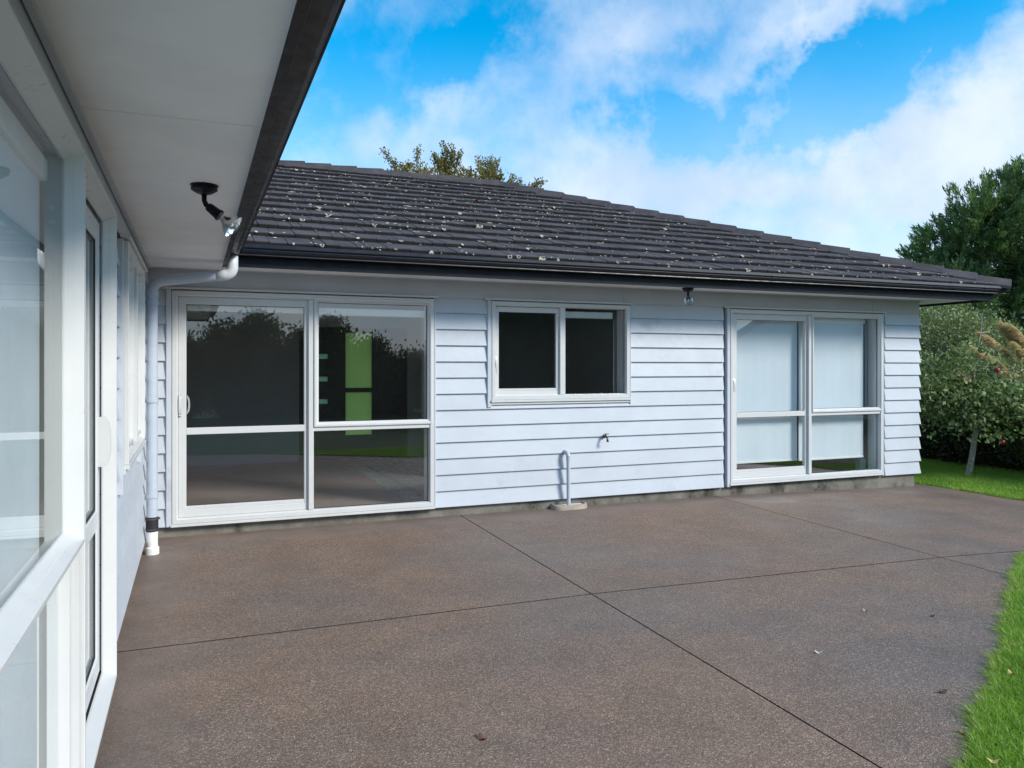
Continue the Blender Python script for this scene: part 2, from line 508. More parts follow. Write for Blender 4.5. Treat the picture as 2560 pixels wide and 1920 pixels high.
class MB:
    def __init__(self):
        self.v, self.f = [], []

    def add(self, vs, fs):
        o = len(self.v)
        self.v += [tuple(p) for p in vs]
        self.f += [tuple(i + o for i in q) for q in fs]

    def box(self, x0, x1, y0, y1, z0, z1, mp=None):
        vs = [(x, y, z) for x in (x0, x1) for y in (y0, y1) for z in (z0, z1)]
        if mp:
            vs = [mp(*p) for p in vs]
        self.add(vs, [(0, 1, 3, 2), (4, 6, 7, 5), (0, 4, 5, 1), (2, 3, 7, 6), (0, 2, 6, 4), (1, 5, 7, 3)])
        return self

    def prism(self, prof, a0, a1, fn, skew=None):
        """sweep a closed profile [(p, q)] from a0 to a1; fn(a, p, q) gives the point; skew(p, q) is added to a1"""
        n = len(prof)
        vs = [fn(a0, p, q) for p, q in prof] + [fn(a1 + (skew(p, q) if skew else 0), p, q) for p, q in prof]
        fs = [(i, (i + 1) % n, n + (i + 1) % n, n + i) for i in range(n)]
        fs += [tuple(range(n))[::-1], tuple(range(n, 2 * n))]
        self.add(vs, fs)
        return self

    def ring(self, a0, a1, b0, b1, prof, mp):
        """mitred picture frame: prof = [(inset, depth)], closed; mp(a, b, d)"""
        n = len(prof)
        vs = []
        for (sa, sb) in ((0, 0), (1, 0), (1, 1), (0, 1)):
            for (i, d) in prof:
                vs.append(mp(a1 - i if sa else a0 + i, b1 - i if sb else b0 + i, d))
        fs = []
        for c in range(4):
            for i in range(n):
                j = (i + 1) % n
                fs.append((c * n + i, c * n + j, ((c + 1) % 4) * n + j, ((c + 1) % 4) * n + i))
        self.add(vs, fs)
        return self

    def tube(self, path, r, seg=16, caps=True):
        path = [Vector(p) for p in path]
        rs = r if isinstance(r, (list, tuple)) else [r] * len(path)
        up = Vector((0, 0, 1))
        rings = []
        t0 = (path[1] - path[0]).normalized()
        nrm = t0.cross(up if abs(t0.z) < 0.95 else Vector((1, 0, 0))).normalized()
        for i, p in enumerate(path):
            a = path[max(0, i - 1)]
            b = path[min(len(path) - 1, i + 1)]
            t = (b - a).normalized()
            nrm = (nrm - t * nrm.dot(t)).normalized()
            bi = t.cross(nrm)
            rings.append([p + (nrm * math.cos(2 * PI * k / seg) + bi * math.sin(2 * PI * k / seg)) * rs[i] for k in range(seg)])
        vs = [q for rg in rings for q in rg]
        fs = []
        for i in range(len(path) - 1):
            for k in range(seg):
                fs.append((i * seg + k, i * seg + (k + 1) % seg, (i + 1) * seg + (k + 1) % seg, (i + 1) * seg + k))
        if caps:
            fs += [tuple(range(seg))[::-1], tuple((len(path) - 1) * seg + k for k in range(seg))]
        self.add(vs, fs)
        return self

    def lathe(self, prof, origin, axis, seg=28):
        """prof = [(distance along axis, radius)]"""
        origin, axis = Vector(origin), Vector(axis).normalized()
        n1_ = axis.cross(Vector((0, 0, 1)) if abs(axis.z) < 0.95 else Vector((1, 0, 0))).normalized()
        n2_ = axis.cross(n1_)
        vs = []
        for (d, r) in prof:
            for k in range(seg):
                a = 2 * PI * k / seg
                vs.append(origin + axis * d + (n1_ * math.cos(a) + n2_ * math.sin(a)) * r)
        fs = []
        for i in range(len(prof) - 1):
            for k in range(seg):
                fs.append((i * seg + k, i * seg + (k + 1) % seg, (i + 1) * seg + (k + 1) % seg, (i + 1) * seg + k))
        self.add(vs, fs)
        return self

    def build(self, name, mat, parent=None, smooth=False, bevel=0.0, fix=True):
        me = bpy.data.meshes.new(name)
        me.from_pydata(self.v, [], self.f)
        bm = bmesh.new()
        bm.from_mesh(me)
        if fix:
            bmesh.ops.recalc_face_normals(bm, faces=bm.faces)
        if bevel:
            bmesh.ops.remove_doubles(bm, verts=bm.verts, dist=1e-5)
            es = [e for e in bm.edges if len(e.link_faces) == 2 and e.calc_face_angle(0) > 0.6]
            bmesh.ops.bevel(bm, geom=es, offset=bevel, segments=1, affect='EDGES', profile=0.5)
        bm.to_mesh(me)
        bm.free()
        me.materials.append(MATS[mat])
        if smooth:
            me.polygons.foreach_set('use_smooth', [True] * len(me.polygons))
            me.update()
        o = bpy.data.objects.new(name, me)
        COL.objects.link(o)
        if parent is not None:
            put_under(o, parent)
        return o


def world_loc(o):
    p = Vector(o.location)
    while o.parent:
        o = o.parent
        p = p + Vector(o.location)
    return p


def put_under(o, parent):
    """parent a mesh whose vertices are in world coordinates (things are only moved, never turned)"""
    o.parent = parent
    o.location = -world_loc(parent)


def empty(name, loc=(0, 0, 0)):
    o = bpy.data.objects.new(name, None)
    o.empty_display_size = 0.1
    COL.objects.link(o)
    o.location = loc
    return o


def tag(o, label=None, cat=None, group=None, kind=None):
    if label:
        o['label'] = label
    if cat:
        o['category'] = cat
    if group:
        o['group'] = group
    if kind:
        o['kind'] = kind
    return o


def np_mesh(name, verts, quads, mat, parent=None, leaf=None, smooth=False):
    """verts (N,3), quads (M,k)"""
    me = bpy.data.meshes.new(name)
    k = quads.shape[1]
    me.vertices.add(len(verts))
    me.vertices.foreach_set('co', np.asarray(verts, dtype=np.float32).ravel())
    me.loops.add(quads.size)
    me.loops.foreach_set('vertex_index', quads.astype(np.int32).ravel())
    me.polygons.add(len(quads))
    me.polygons.foreach_set('loop_start', np.arange(0, quads.size, k, dtype=np.int32))
    me.update(calc_edges=True)
    if leaf is not None:
        at = me.attributes.new('leaf', 'FLOAT', 'FACE')
        at.data.foreach_set('value', leaf.astype(np.float32))
    me.materials.append(MATS[mat])
    if smooth:
        me.polygons.foreach_set('use_smooth', [True] * len(me.polygons))
    me.validate()
    o = bpy.data.objects.new(name, me)
    COL.objects.link(o)
    if parent is not None:
        put_under(o, parent)
    return o


def gz(x):
    return -0.022 * min(max(x - 5.5, 0.0), 4.0)


# ------------------------------------------------------------------ ground
xs = [-400, 5.5, 9.5, 400]
lv = [(x, y, gz(x) - 0.02) for x in xs for y in (-400, 600)]
g_ = MB()
g_.add(lv, [(2 * i, 2 * i + 2, 2 * i + 3, 2 * i + 1) for i in range(3)])
tag(g_.build('lawn', 'lawn_ground'), 'broad green lawn round the brown concrete patio', None, None, 'structure')

EDGE = [(-0.43, 0.75), (0.3, 0.85), (1.0, 1.05), (1.7, 1.38), (2.35, 1.80), (2.706, 2.073), (3.078, 2.333), (3.539, 2.59), (4.0, 2.87), (4.43, 3.151),
        (4.9, 3.46), (5.406, 3.789), (6.082, 4.20), (6.6, 4.42), (7.5, 4.62), (8.5, 4.98), (9.05, 5.5), (9.14, 6.1), (9.10, 6.55), (9.13, 7.0), (9.10, 7.4), (9.06, 7.9)]
POLY = [(-0.43, 7.62)] + EDGE + [(8.80, 7.9), (8.80, 7.62)]
patio = empty('patio', (2.5, 4.5, 0))
tag(patio, 'brown exposed aggregate concrete patio cut by thin straight joints', None, None, 'structure')
COLCUT = [lambda y: 2.39 + (y - 1.5) * 0.0195, lambda y: 5.47 + (y - 4.0) * 0.045]
ROWCUT = [[(-0.43, 4.618), (2.46, 4.602)], [(2.46, 4.602), (5.50, 4.437)], [(5.50, 4.437), (9.2, 4.25)]]


def slab_piece(ci, ri):
    bm = bmesh.new()
    f = bm.faces.new([bm.verts.new((x, y, 0)) for x, y in POLY])
    bmesh.ops.triangulate(bm, faces=[f])

    def cut(p, q, keep_left, wd=0.005):
        d = Vector((q[0] - p[0], q[1] - p[1], 0)).normalized()
        nrm = Vector((-d.y, d.x, 0))
        if not keep_left:
            nrm = -nrm
        co = Vector((p[0], p[1], 0)) + nrm * wd
        bmesh.ops.bisect_plane(bm, geom=bm.verts[:] + bm.edges[:] + bm.faces[:], plane_co=co, plane_no=nrm, clear_inner=True)
    if ci > 0:
        c = COLCUT[ci - 1]
        cut((c(0), 0), (c(8), 8), False)
    if ci < 2:
        c = COLCUT[ci]
        cut((c(0), 0), (c(8), 8), True)
    cut(*ROWCUT[ci], ri == 1, 0.007)
    if not bm.faces:
        bm.free()
        return
    for v in bm.verts:
        v.co.z = gz(v.co.x)
    r = bmesh.ops.extrude_face_region(bm, geom=bm.faces[:])
    for e in r['geom']:
        if isinstance(e, bmesh.types.BMVert):
            e.co.z -= 0.05
    bmesh.ops.recalc_face_normals(bm, faces=bm.faces)
    me = bpy.data.meshes.new('concrete_slab')
    bm.to_mesh(me)
    bm.free()
    me.materials.append(MATS['aggregate'])
    me.materials.append(MATS['joint_dirt'])
    for p in me.polygons:
        if abs(p.normal.z) < 0.5:
            p.material_index = 1
    o = bpy.data.objects.new('concrete_slab', me)
    COL.objects.link(o)
    put_under(o, patio)


for ci in range(3):
    for ri in range(2):
        slab_piece(ci, ri)
jb = MB()
tri = [(x, y, gz(x) - 0.030) for x, y in POLY]
jb.add(tri, [tuple(range(len(tri)))])
jo = jb.build('joint_bed', 'joint_dirt', patio)

# ------------------------------------------------------------------ house
HW = 7.50            # outer face of the boards on the wing across the patio
HL = -0.37           # outer face of the boards on the near wing
SOF = 2.385          # soffit level
house = empty('house', (4.0, 9.0, 0))
tag(house, 'pale blue weatherboard bungalow with white joinery and dark tiled roof', 'house')


def mb_back(a, b, d):        # along the wall, height, outwards
    return (a, HW - d, b)


def mb_left(a, b, d):
    return (HL + d, a, b)


# boards ----------------------------------------------------------------
BZ0, BH = 0.098, 0.1630


def board(mp, a0, a1, k, zmin=None, zmax=None, corner=False):
    z0 = BZ0 + k * BH
    z1 = z0 + BH + 0.012
    lip = 0.0
    back = -0.023
    prof = [(z0, lip), (z0 + 0.004, lip + 0.001), (z1, back), (z1, back - 0.012), (z0 + 0.018, back - 0.012), (z0 + 0.018, lip - 0.016), (z0, lip - 0.016)]
    if zmax is not None and z1 > zmax:
        tt = (zmax - z0) / (z1 - z0)
        dd = lip + (back - lip) * tt
        prof = [(z0, lip), (z0 + 0.004, lip + 0.001), (zmax, dd), (zmax, back - 0.012), (z0 + 0.018, back - 0.012), (z0 + 0.018, lip - 0.016), (z0, lip - 0.016)]
    if zmin is not None and z0 < zmin:
        tt = (zmin - z0) / (z1 - z0)
        dd = lip + (back - lip) * tt
        prof = [(zmin, dd), (z1, back), (z1, back - 0.012), (zmin, back - 0.012)]
    m = MB()
    m.prism(prof, a0, a1, lambda a, p, q: mp(a, p, q), skew=(lambda p, q: (q + 0.035) * 0.9) if corner else None)
    o = m.build('weatherboard', 'board_paint', house)
    return o


D1 = (-0.185, 2.216)
W2 = (2.833, 4.467)
D3 = (5.828, 8.239)
FW = 0.045
for k in range(13):
    zb = BZ0 + k * BH
    board(mb_back, -0.45, D1[0] - FW, k)
    board(mb_back, D3[1] + FW, 8.885, k, corner=True)
    if zb + BH < 1.11:
        board(mb_back, D1[1] + 0.02, D3[0] - FW - 0.04, k)
    else:
        board(mb_back, D1[1] + 0.02, W2[0] - FW, k)
        board(mb_back, W2[1] + 0.017, D3[0] - FW - 0.04, k)
        if zb < 1.12:
            board(mb_back, W2[0] - FW + 0.001, W2[1] + 0.016, k, zmax=1.118)
# side of the far wing round the corner
for k in range(13):
    z0 = BZ0 + k * BH
    m = MB()
    prof = [(z0, 0.022), (z0 + BH + 0.012, -0.002), (z0 + BH + 0.012, -0.014), (z0, 0.006)]
    m.prism(prof, 7.53, 13.0, lambda a, p, q: (8.872 + q, a, p))
    m.build('weatherboard', 'board_paint', house)
# near wing boards
LD = (2.93, 4.02)
LW3 = (4.70, 6.20)
LWZ = (0.985, 2.17)
for k in range(13):
    zb = BZ0 + k * BH
    if zb + BH < LWZ[0]:
        board(mb_left, LD[1] + 0.015, 7.45, k)
    else:
        board(mb_left, LD[1] + 0.015, LW3[0] - 0.05, k)
        board(mb_left, LW3[1] + 0.05, 7.45, k)
        if zb < LWZ[0] - 0.03:
            board(mb_left, LW3[0] - 0.049, LW3[1] + 0.049, k, zmax=LWZ[0] - 0.045)
for k in range(13):
    board(mb_left, -0.05, 0.16, k)

# frieze boards
for (a0, a1) in ((-0.40, 4.398), (4.402, 8.068), (8.072, 8.895)):
    m = MB()
    m.prism([(2.213, -0.006), (SOF, -0.006), (SOF, -0.03), (2.213, -0.03)], a0, a1, lambda a, p, q: mb_back(a, p, q),
            skew=None)
    m.build('frieze_board', 'frieze_paint', house)
for (a0, a1) in ((LD[1] + 0.05, 7.47), (-0.05, LD[1] + 0.046)):
    m = MB()
    m.prism([(2.235, -0.006), (SOF, -0.006), (SOF, -0.03), (2.235, -0.03)], a0, a1, lambda a, p, q: mb_left(a, p, q))
    m.build('frieze_board', 'frieze_paint', house)

# wall cores with openings
m = MB()
Yi, Yo = 7.64, 7.538
for (a0, a1, z0, z1) in ((-0.45, D1[0] + 0.01, 0.09, 2.40), (D1[0], D1[1], 2.17, 2.40), (D1[1] - 0.01, W2[0] + 0.01, 0.09, 2.40), (W2[0], W2[1], 0.09, 1.18),
                         (W2[0], W2[1], 2.16, 2.40), (W2[1] - 0.01, D3[0] + 0.01, 0.09, 2.40), (D3[0], D3[1], 2.17, 2.40), (D3[1] - 0.01, 8.85, 0.09, 2.40),
                         (D1[0], D1[1], 0.0, 0.115), (D3[0], D3[1], 0.0, 0.135)):
    m.box(a0, a1, Yo + 0.0005 * len(m.v), Yi, z0, z1)
m.build('wall_lining', 'room_wall', house)
m = MB()
for (a0, a1, z0, z1) in ((-0.03, 0.27, 0.09, 2.40), (0.26, 2.86, 2.20, 2.40), (2.85, 2.98, 0.09, 2.4), (LD[0], LD[1], 2.19, 2.40), (LD[1] - 0.01, LW3[0] + 0.01, 0.09, 2.40),
                         (LW3[0], LW3[1], 0.09, 1.0), (LW3[0], LW3[1], 2.15, 2.4), (LW3[1] - 0.01, 7.6, 0.09, 2.40), (0.26, 2.86, 0.0, 0.12), (LD[0], LD[1], 0, 0.12)):
    m.box(HL - 0.14 , HL - 0.038 - 0.0004 * len(m.v) / 8, a0, a1, z0, z1)
m.build('wall_lining', 'room_wall', house)

# concrete foundation edge below the boards
m = MB()
prof = [(-0.25, 7.548), (0.085, 7.545), (0.105, 7.552), (0.105, 7.66), (-0.25, 7.66)]
m.prism(prof, -0.42, 8.845, lambda a, p, q: (a, q, p))
f1 = m.build('foundation', 'concrete', house)
m = MB()
m.box(8.75, 8.845, 7.661, 13.0, -0.25, 0.10)
m.build('foundation', 'concrete', house)
m = MB()
m.box(-0.52, -0.405, -0.03, 7.547, -0.25, 0.10)
m.build('foundation', 'concrete', house)

# ------------------------------------------------------------------ joinery
SPLAY = [(0.0, -0.06), (0.0, 0.018), (0.006, 0.022), (0.020, 0.022), (0.036, 0.004), (0.046, -0.004), (0.046, -0.06)]
OUTER = [(0.0, -0.07), (0.0, 0.012), (0.004, 0.016), (0.038, 0.016), (0.044, 0.008), (0.050, -0.012), (0.050, -0.07)]
SASH = [(0.0, -0.055), (0.0, -0.016), (0.004, -0.012), (0.064, -0.012), (0.070, -0.020), (0.070, -0.055)]


def pane(mp, a0, a1, b0, b1, d, parent, mat='pane_glass'):
    m = MB()
    m.add([mp(a0, b0, d), mp(a1, b0, d), mp(a1, b1, d), mp(a0, b1, d)], [(0, 1, 2, 3)])
    return m.build('pane', mat, parent)


def gasket(mp, a0, a1, b0, b1, d, parent, wd=0.005):
    m = MB()
    m.ring(a0 - 0.001, a1 + 0.001, b0 - 0.001, b1 + 0.001, [(0, d - 0.004), (0, d + 0.003), (wd, d + 0.003), (wd, d - 0.004)], mp)
    return m.build('gasket', 'rubber', parent)


def bar(m, mp, a0, a1, b0, b1, d0, d1, ch=0.004):
    """moulded bar with chamfered front arrises"""
    prof_v = [(b0, d0), (b0, d1 - ch), (b0 + ch, d1), (b1 - ch, d1), (b1, d1 - ch), (b1, d0)]
    if a1 - a0 >= b1 - b0:
        m.prism(prof_v, a0, a1, lambda a, p, q: mp(a, p, q))
    else:
        prof_h = [(a0, d0), (a0, d1 - ch), (a0 + ch, d1), (a1 - ch, d1), (a1, d1 - ch), (a1, d0)]
        m.prism(prof_h, b0, b1, lambda b, p, q: mp(p, b, q))


def flashing(mp, a0, a1, z, parent):
    m = MB()
    m.prism([(z + 0.016, -0.02), (z + 0.013, 0.028), (z - 0.004, 0.034), (z - 0.006, 0.030), (z - 0.004, -0.02)], a0, a1, lambda a, p, q: mp(a, p, q))
    return m.build('head_flashing', 'pvc_white', parent)


def facing(mp, a0, a1, b0, b1, parent, thick=0.012):
    m = MB()
    bar(m, mp, a0, a1, b0, b1, -0.03, thick, 0.003)
    return m.build('facing', 'board_paint', parent)


def handle(mp, a, b, h, sgn, parent, d=-0.012):
    """bowed pull handle lying on the stile; the free edge bulges to one side"""
    m = MB()
    n = 9
    outl, inn = [], []
    for i in range(n + 1):
        t = i / n
        bow = math.sin(PI * t)
        outl.append((a, b + h * t, d + 0.012 + 0.028 * bow ** 0.6))
    for i in range(n):
        p, q = outl[i], outl[i + 1]
        vs = []
        for (aa, bb, dd) in (p, q):
            vs += [mp(aa - 0.011, bb, dd), mp(aa + 0.011, bb, dd), mp(aa + 0.011, bb, max(d - 0.002, dd - 0.012)), mp(aa - 0.011, bb, max(d - 0.002, dd - 0.012))]
        m.add(vs, [(0, 1, 5, 4), (1, 2, 6, 5), (2, 3, 7, 6), (3, 0, 4, 7), (0, 3, 2, 1), (4, 5, 6, 7)])
    for bb in (b, b + h - 0.014):
        vs = [mp(a + s * 0.012, bb + t * 0.014, dd) for s in (-1, 1) for t in (0, 1) for dd in (d - 0.002, d + 0.02)]
        m.add(vs, [(0, 1, 3, 2), (4, 6, 7, 5), (0, 4, 5, 1), (2, 3, 7, 6), (0, 2, 6, 4), (1, 5, 7, 3)])
    return m.build('handle', 'pvc_white', parent)


def ranch_door(off, zlow, label):
    """sliding leaf on the left, fixed light over a low light on the right"""
    mp = mb_back
    A0, A1 = D1[0] + off, D1[0] + off + 2.401
    mu0, mu1 = 0.992 + off, 1.040 + off
    fr = MB()
    fr.ring(A0, A1, zlow, 2.190, OUTER, mp)
    bar(fr, mp, mu0, mu1, zlow + 0.05, 2.142, -0.068, 0.010)
    bar(fr, mp, mu1, A1 - 0.048, 0.904, 0.942, -0.068, 0.006)
    o = fr.build('sliding_door', 'pvc_white', house)
    o['label'] = label
    # sliding leaf
    s = MB()
    L0, L1 = A0 + 0.0505, mu0 + 0.03
    lz0, lz1 = zlow + 0.0505, 2.139
    s.ring(L0, L1, lz0, lz1, [(0.0, -0.062), (0.0, -0.024), (0.004, -0.020), (0.062, -0.020), (0.067, -0.026), (0.067, -0.062)], mp)
    bar(s, mp, L0 + 0.066, L1 - 0.066, lz0 + 0.066, lz0 + 0.100, -0.061, -0.024)
    bar(s, mp, L0 + 0.066, L1 - 0.0, 0.905, 0.967, -0.061, -0.021)
    s.build('sash', 'pvc_white', o)
    pane(mp, L0 + 0.06, mu0 + 0.01, lz0 + 0.09, 0.91, -0.048, o)
    pane(mp, L0 + 0.06, mu0 + 0.01, 0.96, lz1 - 0.06, -0.048, o)
    gasket(mp, L0 + 0.067, mu0 + 0.06, lz0 + 0.100, 0.905, -0.044, o)
    gasket(mp, L0 + 0.067, mu0 + 0.06, 0.967, lz1 - 0.067, -0.044, o)
    # right upper light
    u = MB()
    u.ring(mu1 + 0.001, A1 - 0.018, 0.943, 2.168, SPLAY, mp)
    u.build('sash', 'pvc_white', o)
    pane(mp, mu1 + 0.04, A1 - 0.055, 0.985, 2.13, -0.03, o)
    gasket(mp, mu1 + 0.047, A1 - 0.064, 0.989, 2.122, -0.026, o)
    pane(mp, mu1 + 0.01, A1 - 0.04, zlow + 0.04, 0.912, -0.040, o)
    gasket(mp, mu1 + 0.001, A1 - 0.05, zlow + 0.052, 0.903, -0.036, o)
    # sill nosing, flashing, facings
    z = MB()
    bar(z, mp, A0 - 0.01, A1 + 0.005, zlow - 0.024, zlow - 0.001, -0.05, 0.024, 0.003)
    z.build('door_sill', 'pvc_white', o)
    flashing(mp, A0 - 0.08, A1 + 0.045, 2.205, o)
    facing(mp, A0 - FW - 0.002, A0 - 0.003, 0.10, 2.199, o)
    facing(mp, A1 + 0.002, A1 + 0.022, 0.10, 2.199, o)
    return o, L0, L1


door_one, L0, L1 = ranch_door(0.0, 0.118, 'sliding door with dark clear glass beside the downpipe')
handle(mb_back, L0 + 0.016, 1.075, 0.185, 1, door_one, -0.020)
m = MB()
for i in range(8):      # inner handle seen through the glass
    t0, t1 = i / 8, (i + 1) / 8
    vs = []
    for t in (t0, t1):
        aa = L0 + 0.068 + 0.022 * math.sin(PI * t) ** 0.5
        for (x_, d_) in ((aa - 0.008, -0.085), (aa + 0.008, -0.085), (aa + 0.008, -0.10), (aa - 0.008, -0.10)):
            vs.append(mb_back(x_, 1.09 + 0.165 * t, d_))
    m.add(vs, [(0, 1, 5, 4), (1, 2, 6, 5), (2, 3, 7, 6), (3, 0, 4, 7)])
m.build('handle', 'pvc_white', door_one)
door_three, L0, L1 = ranch_door(6.013, 0.138, 'sliding door with white blinds drawn behind the glass')
handle(mb_back, L0 + 0.006, 1.20, 0.19, 1, door_three, -0.020)

# kitchen window
fr = MB()
mp = mb_back
fr.ring(W2[0], W2[1], 1.168, 2.190, OUTER, mp)
bar(fr, mp, 3.612, 3.676, 1.215, 2.145, -0.068, 0.008)
win_two = fr.build('window', 'pvc_white', house)
win_two['label'] = 'two light sliding window in the middle of the long wall'
s = MB()
s.ring(2.868, 3.64, 1.206, 2.136, [(0.0, -0.062), (0.0, -0.022), (0.004, -0.018), (0.050, -0.018), (0.054, -0.024), (0.054, -0.062)], mp)
bar(s, mp, 2.921, 3.612, 1.259, 1.284, -0.061, -0.022)
bar(s, mp, 3.577, 3.613, 1.2585, 2.083, -0.0605, -0.019)
s.build('sash', 'pvc_white', win_two)
pane(mp, 2.91, 3.60, 1.27, 2.09, -0.048, win_two)
gasket(mp, 2.922, 3.578, 1.284, 2.080, -0.044, win_two)
pane(mp, 3.66, 4.44, 1.20, 2.16, -0.03, win_two)
gasket(mp, 3.677, 4.417, 1.218, 2.140, -0.026, win_two)
handle(mp, 2.882, 1.44, 0.20, 1, win_two, -0.018)
z = MB()
bar(z, mp, 2.825, 4.475, 1.143, 1.167, -0.04, 0.030, 0.003)
bar(z, mp, 2.795, 4.465, 1.118, 1.142, -0.04, 0.014, 0.003)
z.build('window_sill', 'pvc_white', win_two)
flashing(mp, 2.75, 4.515, 2.204, win_two)
facing(mp, 2.786, 2.830, 1.095, 2.198, win_two)
facing(mp, 4.470, 4.484, 1.105, 2.198, win_two)

# near wing: tall picture window, glazed door, two light window
mp = lambda a, b, d: mb_left(a, b, d + 0.022)
SPL2 = [(0.0, -0.041), (0.0, 0.014), (0.003, 0.018), (0.016, 0.018), (0.032, -0.007), (0.034, -0.011), (0.048, -0.034), (0.048, -0.041)]
OUT2 = [(0.0, -0.09), (0.0, 0.006), (0.026, 0.006), (0.034, -0.020), (0.040, -0.050), (0.052, -0.062), (0.052, -0.09)]
w1 = MB()
w1.ring(0.18, 2.872, 0.12, 2.228, [(0.0, -0.06), (0.0, 0.004), (0.018, 0.004), (0.018, -0.06)], mp)
pic = w1.build('window', 'pvc_white', house)
pic['label'] = 'tall picture window nearest the camera with a pale blind behind it'
u = MB()
u.ring(0.20, 2.868, 0.945, 2.222, SPL2, mp)
u.build('sash', 'pvc_white', pic)
u = MB()
u.ring(0.20, 2.853, 0.14, 0.944, [(0.0, -0.08), (0.0, -0.020), (0.03, -0.020), (0.036, -0.045), (0.050, -0.055), (0.050, -0.08)], mp)
u.build('sash', 'pvc_white', pic)
pane(mp, 0.24, 2.83, 0.985, 2.18, -0.038, pic, 'pane_glass_dusty')
pane(mp, 0.24, 2.82, 0.18, 0.91, -0.050, pic, 'pane_glass_dusty')
# inner jamb liner with two fixing caps
m = MB()
m.box(HL - 0.128, HL - 0.0195, 2.821, 2.849, 0.16, 2.18)
m.build('jamb_liner', 'liner_paint', pic)
m = MB()
for zc in (2.02, 1.975):
    m.lathe([(0, 0.0), (0, 0.009), (-0.002, 0.010)], (HL - 0.045, 2.819, zc), (0, 1, 0), 12)
m.build('fixing_cap', 'cabinet', pic)

d_ = MB()
d_.ring(2.874, 4.0, 0.09, 2.222, SPL2, mp)
gdoor = d_.build('glazed_door', 'pvc_white', house)
gdoor['label'] = 'white glazed back door with a bow handle beside the picture window'
s = MB()
s.ring(2.936, 3.938, 0.152, 2.160, [(0.0, -0.085), (0.0, -0.050), (0.003, -0.047), (0.080, -0.047), (0.086, -0.055), (0.086, -0.085)], mp)
bar(s, mp, 3.02, 3.855, 0.80, 0.885, -0.084, -0.048)
s.build('door_leaf', 'pvc_white', gdoor)
pane(mp, 3.01, 3.86, 0.23, 0.81, -0.066, gdoor, 'pane_glass_dusty')
pane(mp, 3.01, 3.86, 0.88, 2.08, -0.066, gdoor, 'pane_glass_dusty')
gasket(mp, 3.022, 3.852, 0.238, 0.800, -0.058, gdoor, 0.010)
gasket(mp, 3.022, 3.852, 0.885, 2.074, -0.058, gdoor, 0.010)
# bow handle standing off the stile
m = MB()
n = 10
hp = [(0.0, 0.0), (0.0, 0.030), (0.018, 0.042), (0.06, 0.050), (0.11, 0.052), (0.16, 0.050), (0.202, 0.042), (0.22, 0.030), (0.22, 0.0)]
m.prism([(1.075 + b, -0.047 + dd) for b, dd in hp], 3.862, 3.882, lambda a, p, q: mp(a, p, q))
m.build('handle', 'pvc_white', gdoor)

w3 = MB()
w3.ring(LW3[0], LW3[1], LWZ[0], 2.20, SPL2, mp)
bar(w3, mp, 5.42, 5.48, LWZ[0] + 0.06, 2.14, -0.08, 0.016)
lw = w3.build('window', 'pvc_white', house)
lw['label'] = 'two light window by the downpipe in the near wing'
pane(mp, LW3[0] + 0.05, 5.43, LWZ[0] + 0.05, 2.15, -0.062, lw)
pane(mp, 5.47, LW3[1] - 0.05, LWZ[0] + 0.05, 2.15, -0.062, lw)
s = MB()
s.ring(LW3[0] + 0.0485, 5.419, LWZ[0] + 0.061, 2.139, [(0.0, -0.07), (0.0, -0.004), (0.022, -0.004), (0.036, -0.03), (0.036, -0.07)], mp)
s.ring(5.481, LW3[1] - 0.061, LWZ[0] + 0.061, 2.139, [(0.0, -0.07), (0.0, -0.004), (0.022, -0.004), (0.036, -0.03), (0.036, -0.07)], mp)
s.build('sash', 'pvc_white', lw)
z = MB()
bar(z, mp, LW3[0] - 0.01, LW3[1] + 0.01, LWZ[0] - 0.026, LWZ[0] - 0.001, -0.05, 0.024, 0.003)
bar(z, mp, LW3[0] - 0.02, LW3[1] + 0.02, LWZ[0] - 0.050, LWZ[0] - 0.027, -0.05, 0.006, 0.003)
z.build('window_sill', 'pvc_white', lw)
flashing(mp, LW3[0] - 0.07, LW3[1] + 0.07, 2.214, lw)
facing(mb_left, LW3[0] - 0.049, LW3[0] - 0.003, 0.83, 2.205, lw, 0.016)
facing(mb_left, LW3[1] + 0.003, LW3[1] + 0.049, 0.83, 2.205, lw, 0.016)

# ------------------------------------------------------------------ eaves
FYo, FXo = 6.925, 0.245          # outer face of the fascias
GYo, GXo = 6.805, 0.370          # outer lip of the gutters
EAVE_R = 9.52                    # right end
EAVE_N = -0.62                   # near end of the near wing


def panel(x0, x1, y0, y1):
    m = MB()
    m.box(x0, x1, y0, y1, SOF, SOF + 0.006)
    return m.build('soffit_panel', 'soffit_paint', house, bevel=0.003)


g = 0.0026
for (y0, y1) in ((EAVE_N + 0.02, 0.55), (0.55, 2.955), (2.955, 5.36), (5.36, 7.53)):
    panel(HL - 0.01, FXo - 0.018, y0 + g, y1 - g)
for (x0, x1) in ((FXo - 0.018, 1.9), (1.9, 4.30), (4.30, 6.70), (6.70, 8.875)):
    panel(x0 + g, x1 - g, FYo + 0.018, 7.53)
panel(8.875 + g, EAVE_R - 0.018, FYo + 0.018, 10.0)
# batten cover between wall and soffit on the near wing
m = MB()
m.box(HL + 0.0, HL + 0.020, -0.05, 7.45, SOF - 0.018, SOF - 0.0005)
m.box(-0.37, 8.9, 7.478, 7.492, SOF - 0.012, SOF - 0.0005)
m.build('soffit_bead', 'frieze_paint', house)

